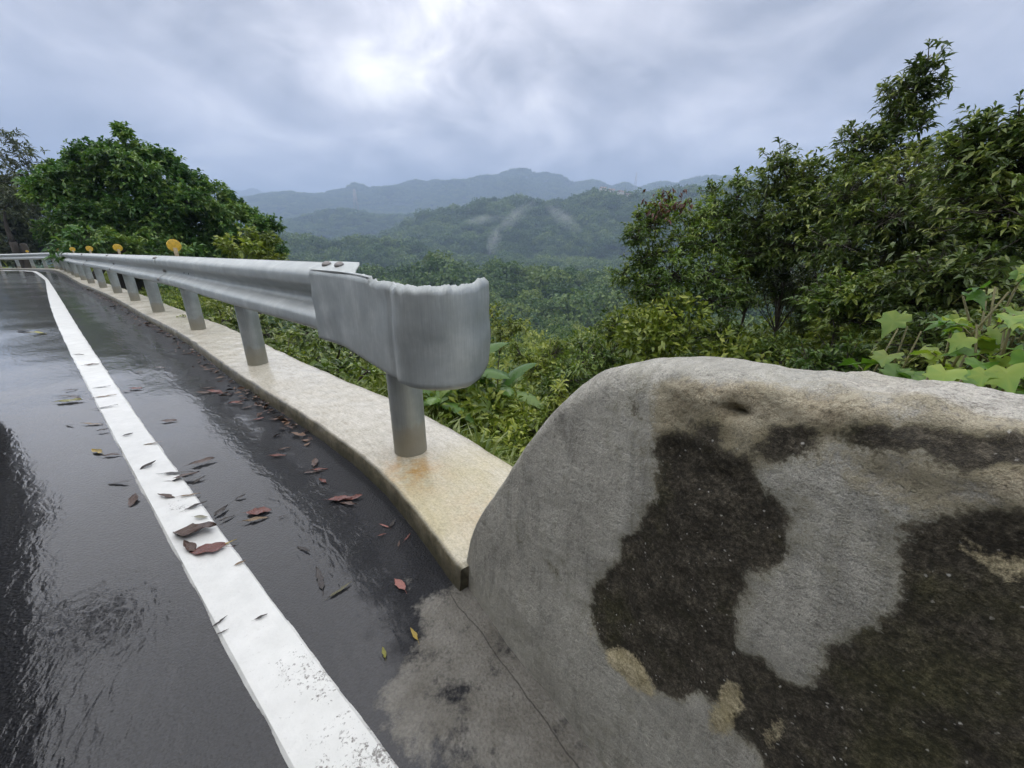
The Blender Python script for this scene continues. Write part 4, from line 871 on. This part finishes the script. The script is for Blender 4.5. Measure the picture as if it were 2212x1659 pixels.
def scatter(name, label, cat, pts, scl, protos, zs=1.0):
    me = bpy.data.meshes.new(name); me.vertices.add(len(pts)); me.vertices.foreach_set('co', np.asarray(pts, float).ravel())
    a = me.attributes.new('scl', 'FLOAT', 'POINT'); a.data.foreach_set('value', np.asarray(scl, np.float32))
    a = me.attributes.new('pick', 'INT', 'POINT'); a.data.foreach_set('value', rng.integers(0, len(protos), len(pts)).astype(np.int32))
    a = me.attributes.new('rot', 'FLOAT', 'POINT'); a.data.foreach_set('value', (rng.random(len(pts)) * 6.28).astype(np.float32))
    o = obj(name, me); ng = bpy.data.node_groups.new(name, 'GeometryNodeTree')
    ng.interface.new_socket('Geometry', in_out='INPUT', socket_type='NodeSocketGeometry'); ng.interface.new_socket('Geometry', in_out='OUTPUT', socket_type='NodeSocketGeometry')
    gi = ng.nodes.new('NodeGroupInput'); go_ = ng.nodes.new('NodeGroupOutput'); jn = ng.nodes.new('GeometryNodeJoinGeometry')
    def na(nm, ty):
        n = ng.nodes.new('GeometryNodeInputNamedAttribute'); n.data_type = ty; n.inputs[0].default_value = nm; return n.outputs[0]
    sc_, pk, ro = na('scl', 'FLOAT'), na('pick', 'INT'), na('rot', 'FLOAT')
    cv = ng.nodes.new('ShaderNodeCombineXYZ'); ng.links.new(ro, cv.inputs[2])
    sv = ng.nodes.new('ShaderNodeCombineXYZ'); mz = ng.nodes.new('ShaderNodeMath'); mz.operation = 'MULTIPLY'; mz.inputs[1].default_value = zs
    ng.links.new(sc_, mz.inputs[0]); ng.links.new(sc_, sv.inputs[0]); ng.links.new(sc_, sv.inputs[1]); ng.links.new(mz.outputs[0], sv.inputs[2])
    for i, pr_ in enumerate(protos):
        oi = ng.nodes.new('GeometryNodeObjectInfo'); oi.inputs[0].default_value = pr_; oi.inputs['As Instance'].default_value = True
        cm = ng.nodes.new('FunctionNodeCompare'); cm.data_type = 'INT'; cm.operation = 'EQUAL'
        ii = [s for s in cm.inputs if s.type == 'INT']; ng.links.new(pk, ii[0]); ii[1].default_value = i
        ip = ng.nodes.new('GeometryNodeInstanceOnPoints'); ng.links.new(gi.outputs[0], ip.inputs['Points']); ng.links.new(cm.outputs[0], ip.inputs['Selection']); ng.links.new(oi.outputs['Geometry'], ip.inputs['Instance'])
        ng.links.new(cv.outputs[0], ip.inputs['Rotation']); ng.links.new(sv.outputs[0], ip.inputs['Scale']); ng.links.new(ip.outputs[0], jn.inputs[0])
    ng.links.new(jn.outputs[0], go_.inputs[0])
    md = o.modifiers.new('scatter', 'NODES'); md.node_group = ng
    return tag(o, label, cat, kind='stuff')
def fan(n, r0, r1, a0, a1, gamma=1.0):
    r_ = np.sqrt(r0 * r0 + (r1 * r1 - r0 * r0) * rng.random(n) ** gamma); a_ = R(a0) + (R(a1) - R(a0)) * rng.random(n); return np.sin(a_) * r_, np.cos(a_) * r_, r_
def out_of_road(x, y, lim):
    k = np.ones(len(x), bool)
    for c in np.array_split(np.arange(len(x)), max(1, len(x) // 3000)):
        dx = x[c, None] - PSUB[None, :, 0]; dy = y[c, None] - PSUB[None, :, 1]; d2 = dx * dx + dy * dy; j = d2.argmin(1); i = np.arange(len(c))
        o = -dx[i, j] * PTS[j, 1] + dy[i, j] * PTS[j, 0]; k[c] = (o < 0) & (np.sqrt(d2[i, j]) > lim)
    return k
# undergrowth: 3 to 30 m, on the slope below the road
x, y, r_ = fan(2600, 2.6, 30, -56, 56, 1.15); k = out_of_road(x, y, 1.55); x, y, r_ = x[k], y[k], r_[k]
z = terrain_z(x, y); sc_ = np.clip(.55 + .05 * r_, .6, 1.7) * np.clip(np.exp(rng.normal(size=len(x)) * .4), .5, 2.2)
lf_ = np.arctan2(x, y) < R(-18); sc_ = np.where(lf_, np.minimum(sc_, 1.0), sc_)
k = ((z + sc_ * .8 < (CAM[2] - .30 * r_) + .9) | (r_ > 12)) & (~lf_ | (z + sc_ * 1.1 < .15))
scatter('undergrowth', 'mixed green undergrowth covering the slope below the road', 'undergrowth', np.stack([x, y, z - .15], -1)[k], sc_[k], protos_near)
x, y, r_ = fan(420, 5.0, 10.5, 9, 58); z0 = terrain_z(x, y); ztop = CAM[2] - r_ * (.275 - .06 * sstep(R(12), R(45), np.arctan2(x, y))) + .3 * rng.normal(size=len(x))
scatter('thicket', 'tangled leafy thicket under the trees behind the parapet', 'thicket', np.stack([x, y, z0 + (ztop - .6 - z0) * rng.random(len(x)) ** .6], -1), rng.uniform(.6, 1.3, len(x)), protos_near[0::3] + protos_near[1:2])
x, y, r_ = fan(5200, 26, 190, -56, 56, 1.1); k = out_of_road(x, y, 4.0); x, y, r_ = x[k], y[k], r_[k]; z = terrain_z(x, y)
scatter('valley_scrub', 'yellow-green scrub and young trees on the valley side', 'scrub', np.stack([x, y, z - .3], -1), np.clip(1.9 + .016 * r_, 2, 5) * np.clip(np.exp(rng.normal(size=len(x)) * .42), .5, 2.4), protos_mid)
x, y, r_ = fan(30000, 170, 1250, -54, 54); z = terrain_z(x, y)
scatter('forest', 'dense green forest covering the nearer hills', 'forest', np.stack([x, y, z - 1.5], -1), np.clip(7.0 + .007 * r_, 7, 15) * np.clip(np.exp(rng.normal(size=len(x)) * .38), .5, 2.3), protos_far)
x, y, r_ = fan(26000, 1250, 2750, -50, 35); z = terrain_z(x, y)
scatter('far_forest', 'hazy forest on the far mountains', 'forest', np.stack([x, y, z - 3], -1), 22 * rng.uniform(.7, 1.3, len(x)), protos_far[:3], .75)

# ------------------------------------------------------------------ fallen leaves
def m_dead():
    m, nt = new_mat('wet_fallen_leaf'); oi = nd(nt, 'ShaderNodeObjectInfo'); p = opos(nt)
    c = nd(nt, 'ShaderNodeAttribute', attribute_type='OBJECT', attribute_name='tint').outputs['Color']
    n = noise(nt, p, 30, 4); c = mix(nt, 1.0, c, ramp(nt, n, [(.3, .5), (.7, 1.4)]), 'MULTIPLY')
    finish(nt, bsdf(nt, col=c, rough=.35, nrm=bump(nt, n, .5, .01), coat=.4, crough=.15)); return m
DM = m_dead(); LV = []
for k in range(8):
    n = 9; m_ = 5; t = np.linspace(0, 1, n); curl = rng.uniform(.1, .9); wdt = (.26, .20, .13, .22, .09, .24, .16, .30)[k]; V = []
    for i in range(n):
        ww = wdt * math.sin(math.pi * min(1, t[i] ** .8)) ** .8 + .004
        for j in range(m_):
            f = (j / (m_ - 1) - .5) * 2
            V.append((t[i] - .5 + .03 * rng.normal() * abs(f), f * ww * (1 - .25 * curl * abs(f)) * (1 + .16 * rng.normal()), .025 + curl * .24 * wdt * 2 * f * f + .09 * curl * math.sin(t[i] * 5 + k) ** 2 + .055 * rng.random() * wdt / .2 + (.1 * curl * (t[i] - .3) if k % 2 else 0)))
    b = MB(); b.add(V, grid_faces(n, m_)); b.tube([(-.5, 0, .04), (-.62, .02, .03), (-.75, .05, .02)], [.010, .008, .006], 4); f = b.build('leaf', DM); LV.append(f.data); bpy.data.objects.remove(f)
BR = (.085, .042, .026); RD = (.17, .05, .035); YG = (.26, .25, .03); YL = (.45, .32, .05); DK = (.03, .022, .018); PK = (.36, .14, .11); TN = (.24, .16, .08)
ON_LINE = ('dead brown leaf lying on the white edge line', 'leaves on the white line'); ON_ROAD = ('dead brown leaf lying on the wet asphalt left of the white line', 'leaves on the wet lane'); ON_SIDE = ('dead red-brown leaf lying between the white line and the kerb', 'leaves beside the kerb')
FL = [  # x, y, length in picture units, turn, kind, tint, label
 (425, 1150, 72, 10, 7, BR, ('large curled grey-brown leaf on the white edge line', None)), (450, 1190, 62, 190, 5, RD, ('large crumpled red-brown leaf on the white edge line, beside the curled one', None)), (410, 1185, 40, 150, 3, BR, ON_LINE), (480, 1178, 46, 30, 4, YL, ('narrow orange and yellow-green leaf strip touching the white line edge', None)),
 (440, 1000, 40, 40, 1, BR, ON_LINE), (395, 1035, 60, 20, 2, BR, ON_LINE), (385, 1025, 50, 10, 4, DK, ON_LINE), (360, 1075, 36, 170, 2, BR, ON_LINE), (410, 1072, 34, 20, 4, TN, ON_LINE), (425, 1095, 34, 45, 2, DK, ON_LINE), (322, 1010, 24, 60, 3, DK, ON_LINE), (435, 1120, 26, 0, 6, (.35, .34, .25), ON_LINE), (520, 1218, 20, 30, 6, TN, ON_LINE), (565, 1335, 22, 30, 2, DK, ON_LINE), (475, 1345, 26, 60, 4, DK, ON_LINE), (480, 1368, 20, 40, 4, DK, ON_LINE), (222, 838, 22, 20, 4, DK, ON_LINE), (232, 880, 28, 30, 4, DK, ON_LINE), (222, 930, 14, 30, 3, DK, ON_LINE), (277, 940, 14, 30, 3, DK, ON_LINE), (330, 960, 30, 10, 4, TN, ON_LINE), (228, 858, 30, 25, 4, TN, ON_LINE), (200, 790, 20, 20, 2, BR, ON_LINE), (171, 768, 14, 15, 2, DK, ON_LINE),
 (288, 1082, 36, 120, 1, BR, ON_ROAD), (210, 975, 30, 160, 6, YL, ('small yellow-brown curled leaf on the lane left of the white line', None)), (240, 983, 28, 10, 2, BR, ON_ROAD), (255, 1045, 36, 5, 4, DK, ON_ROAD), (152, 868, 36, 15, 1, YG, ('green and dark leaf lying alone on the wet lane', None)), (150, 856, 30, 10, 4, DK, ON_ROAD), (200, 915, 34, 0, 4, TN, ON_ROAD), (82, 720, 26, 0, 6, YG, ('yellow-green leaf far along the wet lane', None)), (52, 715, 20, 0, 1, DK, ON_ROAD), (163, 860, 18, 0, 2, BR, ON_ROAD), (150, 918, 14, 0, 2, DK, ON_ROAD), (155, 843, 16, 30, 2, DK, ON_ROAD),
 (367, 908, 26, 10, 1, BR, ON_SIDE), (295, 840, 24, 0, 1, RD, ON_SIDE), (275, 846, 16, 0, 2, BR, ON_SIDE), (560, 1105, 46, 10, 5, RD, ON_SIDE), (553, 1122, 44, 25, 2, TN, ON_SIDE), (478, 1105, 30, 80, 3, DK, ON_SIDE), (490, 1120, 26, 50, 2, DK, ON_SIDE), (520, 1075, 18, 40, 3, DK, ON_SIDE), (430, 1038, 26, 70, 2, DK, ON_SIDE), (600, 985, 34, 10, 2, RD, ON_SIDE), (615, 970, 26, 30, 2, BR, ON_SIDE), (680, 1000, 36, 110, 1, BR, ON_SIDE), (690, 1015, 34, 20, 2, RD, ON_SIDE), (675, 1020, 40, 10, 4, BR, ON_SIDE), (697, 1040, 24, 150, 3, RD, ON_SIDE), (735, 1078, 50, 10, 5, RD, ON_SIDE), (765, 1075, 40, 20, 1, RD, ON_SIDE), (752, 1088, 40, 170, 2, BR, ON_SIDE), (848, 1130, 30, 80, 2, DK, ON_SIDE), (830, 1135, 26, 160, 4, PK, ON_SIDE), (880, 1160, 28, 75, 4, RD, ON_SIDE), (862, 1175, 22, 100, 2, BR, ON_SIDE), (825, 1155, 20, 30, 2, RD, ON_SIDE),
 (864, 1265, 44, 135, 1, PK, ('single pinkish red leaf lying near the foot of the parapet end', None)), (895, 1372, 34, 130, 2, YL, ('yellow leaf curled on the cement wash by the parapet', None)), (830, 1412, 26, 120, 6, YG, ('small yellow-green leaf at the edge of the standing water', None)), (690, 1250, 70, 125, 4, DK, ('long dark submerged leaf stalk between line and parapet', None)), (735, 1275, 50, 50, 4, (.12, .11, .05), ('pale submerged strip of leaf between line and parapet', None)), (655, 1185, 40, 155, 4, DK, ON_SIDE), (610, 1115, 14, 40, 2, DK, ON_SIDE), (465, 845, 30, 0, 1, RD, ON_SIDE), (450, 838, 24, 20, 2, BR, ON_SIDE), (480, 850, 20, 20, 3, RD, ON_SIDE), (440, 848, 26, 10, 1, BR, ON_SIDE), (510, 870, 26, 20, 3, RD, ON_SIDE), (535, 880, 22, 30, 1, BR, ON_SIDE), (345, 795, 20, 0, 2, BR, ON_SIDE), (300, 805, 16, 0, 2, DK, ON_SIDE), (560, 905, 22, 30, 1, RD, ON_SIDE)]
for (x, y, ln_, turn, kd, tint, lb) in FL:
    q_ = on_z(x, y, .004); dist = np.linalg.norm(q_ - CAM); sz = max(.012, ln_ / F * dist * .86)
    o = obj('fallen_leaf', LV[kd]); o.location = (q_[0], q_[1], .003 - .022 * sz * .8 + .006 * float(fbm(q_[0] * 1.4, q_[1] * 1.4, 2, 9)) + (.004 if lb is ON_LINE or 'white edge' in lb[0] else 0)); o.scale = (sz, sz, sz * .8); o.rotation_euler = (R(rng.normal() * 5), R(rng.normal() * 5), R(turn))
    if lb in (ON_LINE, ON_ROAD, ON_SIDE):
        cn_ = {BR: 'brown', RD: 'red-brown', DK: 'blackish', PK: 'pinkish', TN: 'tan'}.get(tint, 'pale'); sh_ = {4: 'thin rolled', 2: 'narrow', 6: 'small oval', 1: 'curled', 3: 'crumpled', 5: 'broad', 7: 'broad'}[kd]
        lb = ('%s %s %s dead leaf %s' % ('large' if sz > .075 else ('mid-sized' if sz > .05 else 'little'), sh_, cn_, {ON_LINE: 'lying on the white edge line', ON_ROAD: 'on the wet lane beside the white line', ON_SIDE: 'between the white line and the kerb'}[lb]), lb[1])
    o['tint'] = tint; tag(o, lb[0], 'leaf', lb[1])
# litter against the kerb, farther along
k = 400; sA = .5 + 12 * rng.random(k) ** 1.3; oA = KERB + .02 + np.abs(rng.normal(size=k)) * .045
G0 = path(sA, oA, .004 + .008 * rng.random(k)); a_ = rng.random(k) * 6.28
V, T, rn = leaves(G0, np.stack([np.cos(a_), np.sin(a_), .1 * rng.normal(size=k)], -1), np.array([0, 0, 1.0]) + rng.normal(size=(k, 3)) * .4, .025 + .035 * rng.random(k), .012 + .016 * rng.random(k), rng.random(k), .2, 0)
tag(obj('leaf_litter', mesh('leaf_litter', V, T, m_leaf('leaf_litter', (.022, .014, .011), (.075, .038, .025), (.24, .15, .10), .4, .05), False, {'rnd': rn})), 'thin band of red-brown leaf litter along the kerb foot', 'leaf litter', kind='stuff')

# ------------------------------------------------------------------ parked dark car at the left, mostly outside the picture
def car():
    h = math.atan2(.64, -.77); f0 = np.array([-3.30, 2.36]); fd = np.array([math.cos(h), math.sin(h)]); lt = np.array([-fd[1], fd[0]])
    W_, Lc = 1.76, 4.4; cen = f0 - fd * Lc / 2 + lt * W_ / 2
    e = empty('parked_car', (*cen, 0), h); tag(e, 'dark car parked on the wet lane, only its front corner showing', 'car')
    PA = m_plain('black_car_paint', (.008, .008, .012), .25, 0, 5, .05, 0, .001, 1.0); GL, g = new_mat('dark_car_glass'); finish(g, bsdf(g, col=(.01, .012, .014), rough=.05, spec=.6)); PL = m_plain('grey_trim', (.06, .06, .06), .6); RU = m_plain('tyre_rubber', (.015, .015, .015), .8); AL = m_plain('alloy', (.45, .45, .46), .35, .8); LN = m_plain('clear_lamp', (.6, .62, .64), .1, .2)
    # side outline: x forward, z; belt and roof given separately, cross-section rounded
    xs = np.array([-2.2, -2.17, -2.05, -1.7, -1.2, -.6, 0, .5, .85, 1.1, 1.5, 1.85, 2.08, 2.17, 2.2]); lo = np.array([.42, .32, .26, .22, .2, .2, .2, .2, .2, .2, .2, .22, .25, .30, .38])
    belt = np.array([.72, .86, .92, .95, .95, .94, .93, .92, .91, .90, .86, .80, .72, .62, .52]); hw = np.array([.70, .78, .83, .86, .875, .88, .88, .88, .875, .87, .86, .83, .77, .70, .62])
    V = []; ns = 14
    for x, a, b, w2 in zip(xs, lo, belt, hw):
        for k in range(ns):
            t = k / (ns - 1) * math.pi; c, s_ = math.cos(t), math.sin(t)
            yy = w2 * np.sign(c) * abs(c) ** .35; zz = a + (b - a) * (abs(s_) ** .55 if True else 0)
            V.append((x, yy, zz))
        V += [(x, -w2 * .9, a), (x, w2 * .9, a)]
    n = ns + 2; bd = MB(); bd.add(V, grid_faces(len(xs), n, True)); bd.add([V[k] for k in range(n)], tris=[[0, k, k + 1] for k in range(1, n - 1)]); L_ = [V[-n + k] for k in range(n)]; bd.add(L_, tris=[[0, k + 1, k] for k in range(1, n - 1)])
    body = bd.build('body', PA, e)
    cx = np.array([-1.95, -1.6, -1.1, -.5, 0, .35, .95]); ch = np.array([.95, 1.32, 1.45, 1.48, 1.46, 1.40, .92]); cw = np.array([.70, .64, .62, .62, .62, .63, .74]); V = []
    for x, b, w2 in zip(cx, ch, cw):
        for k in range(10):
            t = k / 9 * math.pi; c, s_ = math.cos(t), math.sin(t); wb = w2 + (.80 - w2) * (1 - abs(s_) ** .8)
            V.append((x, wb * np.sign(c) * abs(c) ** .5, .88 + (b - .88) * abs(s_) ** .6))
    g_ = MB(); g_.add(V, grid_faces(len(cx), 10)); g_.build('cabin_glass', GL, e)
    ro = MB()
    rx = np.array([-1.62, -1.1, -.5, 0, .36]); rzv = np.array([1.325, 1.462, 1.492, 1.472, 1.405])
    V = [(x, y_, z_ - .05 * (abs(y_) / .62) ** 3) for x, z_ in zip(rx, rzv) for y_ in np.linspace(-.62, .62, 7)]; ro.add(V, grid_faces(5, 7)); ro.build('roof', PA, e)
    for sgn in (-1, 1):
        for A_, B_, R_ in (((.98, sgn * .79, .90), (.36, sgn * .66, 1.38), .03), ((-.35, sgn * .83, .92), (-.38, sgn * .66, 1.43), .035), ((-1.98, sgn * .76, .93), (-1.6, sgn * .66, 1.3), .05)): pl_ = MB(); pl_.tube([A_, B_], R_, 6); pl_.build('window_pillar', PA, e)
        si = MB(); si.box((-.1, sgn * .875, .27), (2.3, .05, .1)); si.build('side_sill', PL, e)
        mi = MB(); mi.box((.72, sgn * .97, .98), (.12, .2, .13)); mi.build('mirror', PA, e)
        hl = MB(); hl.box((2.05, sgn * .60, .62), (.22, .28, .12)); hl.build('headlight', LN, e)
        for x in (1.35, -1.35):
            ty = MB(); a = [(.32 - .03, .09), (.32, .06), (.32, -.06), (.29, -.09)]
            ty.tube([(x, sgn * .78 - .1, .32), (x, sgn * .78 - .08, .32), (x, sgn * .78 + .08, .32), (x, sgn * .78 + .1, .32)], [.28, .32, .32, .28], 28); wh = ty.build('wheel', RU, e)
            rm = MB(); rm.tube([(x, sgn * .78 + sgn * .09, .32), (x, sgn * .78 + sgn * .112, .32)], [.21, .19], 20); o = rm.build('rim', AL, wh)
    bm_ = MB(); bm_.box((2.14, 0, .36), (.16, 1.3, .14)); bm_.build('bumper', PL, e)
car()

# ------------------------------------------------------------------ far small things: masts and hillside houses
MET = m_plain('mast_steel', (.35, .33, .33), .6)
for lb, px, py, d, hgt in (('red and white lattice mast on the far ridge', 1372, 408, 2450, 80), ('pale lattice mast on the hill before the far ridge', 771, 462, 1490, 75)):
    q_ = P(px, py, d); zb = tz(q_[0], q_[1]); e = empty('lattice_mast', (q_[0], q_[1], zb)); tag(e, lb, 'mast'); b = MB(); w0 = 7
    top = q_[2] + hgt - zb
    for sx in (-1, 1):
        for sy in (-1, 1): b = MB(); b.tube([(sx * w0, sy * w0, 0), (sx * 1.2, sy * 1.2, top)], .9, 4); b.build('leg', MET, e)
    for k in range(3): b = MB(); zc = top * (.62 + .15 * k); b.box((0, 0, zc), (18 - 4 * k, 1.2, 1.2)); b.build('cross_arm', MET, e)
HW = m_plain('house_wall', (.55, .53, .50), .8); HRF = m_plain('house_roof', (.25, .17, .15), .8)
for i, (px, py, d) in enumerate([(1300, 447, 940), (1318, 452, 935), (1338, 455, 930), (1355, 462, 925), (1015, 486, 900)]):
    q_ = P(px, py, d); e = empty('hillside_house', (q_[0], q_[1], tz(q_[0], q_[1]) + 7), rng.random()); tag(e, 'small pale house among the trees high on the hill' if i < 4 else 'lone pale house on the wooded hill behind the guardrail end', 'house', 'small houses high on the hill' if i < 4 else None)
    b = MB(); b.box((0, 0, 5), (13, 8, 12)); b.build('wall', HW, e, False); b = MB(); b.add([(-7, -4.6, 11), (7, -4.6, 11), (7, 4.6, 11), (-7, 4.6, 11), (-7, 0, 14), (7, 0, 14)], [[0, 1, 5, 4], [2, 3, 4, 5]], [[1, 2, 5], [3, 0, 4]]); b.build('roof', HRF, e, False)

# ------------------------------------------------------------------ air
hm = bpy.data.materials.new('humid_air'); hm.use_nodes = True; nt = hm.node_tree; nt.nodes.clear()
pv = nd(nt, 'ShaderNodeVolumePrincipled', {'Color': (.52, .66, .91, 1), 'Density': .00043, 'Anisotropy': .0})
nt.links.new(pv.outputs[0], nd(nt, 'ShaderNodeOutputMaterial').inputs[1])
zmin = float(Zt.min()) - 1.5; zmax = float(Zt.max()) + 40
b = MB(); b.box((0, 0, (zmin + zmax) / 2), (12400, 12400, zmax - zmin)); hz_ = b.build('haze', hm, smooth=False); hz_['kind'] = 'stuff'; hz_['label'] = 'pale damp air between the hills'; hz_['category'] = 'haze'

# shreds of mist on the hill
for i, (px, py, d, sx, sz_) in enumerate([(1108, 470, 760, 75, 24), (1066, 520, 680, 22, 44), (1215, 468, 760, 70, 24), (1040, 474, 780, 60, 16)]):
    mm = bpy.data.materials.new('mist'); mm.use_nodes = True; nt = mm.node_tree; nt.nodes.clear(); t_ = nd(nt, 'ShaderNodeTexCoord').outputs['Object']
    ln_ = vmath(nt, 'LENGTH', t_); n_ = noise(nt, vscale(nt, t_, (2.6, 2.6, 2.2)), 1.0, 4, .6, .3)
    dens = math_(nt, 'MULTIPLY', math_(nt, 'SUBTRACT', math_(nt, 'MULTIPLY', n_, math_(nt, 'SUBTRACT', 1.5, math_(nt, 'MULTIPLY', ln_, 1.2))), .40), .040, clamp=True)
    dens = math_(nt, 'MAXIMUM', dens, 0.0)
    pv = nd(nt, 'ShaderNodeVolumePrincipled', {'Color': (.97, .98, 1, 1), 'Density': dens}); nt.links.new(pv.outputs[0], nd(nt, 'ShaderNodeOutputMaterial').inputs[1])
    q_ = P(px, py, d); u_ = np.linspace(0, np.pi, 9); v_ = np.linspace(0, 2 * np.pi, 14, endpoint=False); U_, V_ = np.meshgrid(u_, v_, indexing='ij')
    me = mesh('mist', np.stack([np.sin(U_) * np.cos(V_), np.sin(U_) * np.sin(V_), np.cos(U_)], -1).reshape(-1, 3), grid_faces(9, 14, True), mm)
    o = obj('mist', me, None, q_); o.scale = (sx, 30, sz_); o.rotation_euler = (0, R((-32, 12, 38, -5)[i]), 0); tag(o, 'pale shred of mist drifting on the wooded hill', 'mist', kind='stuff')
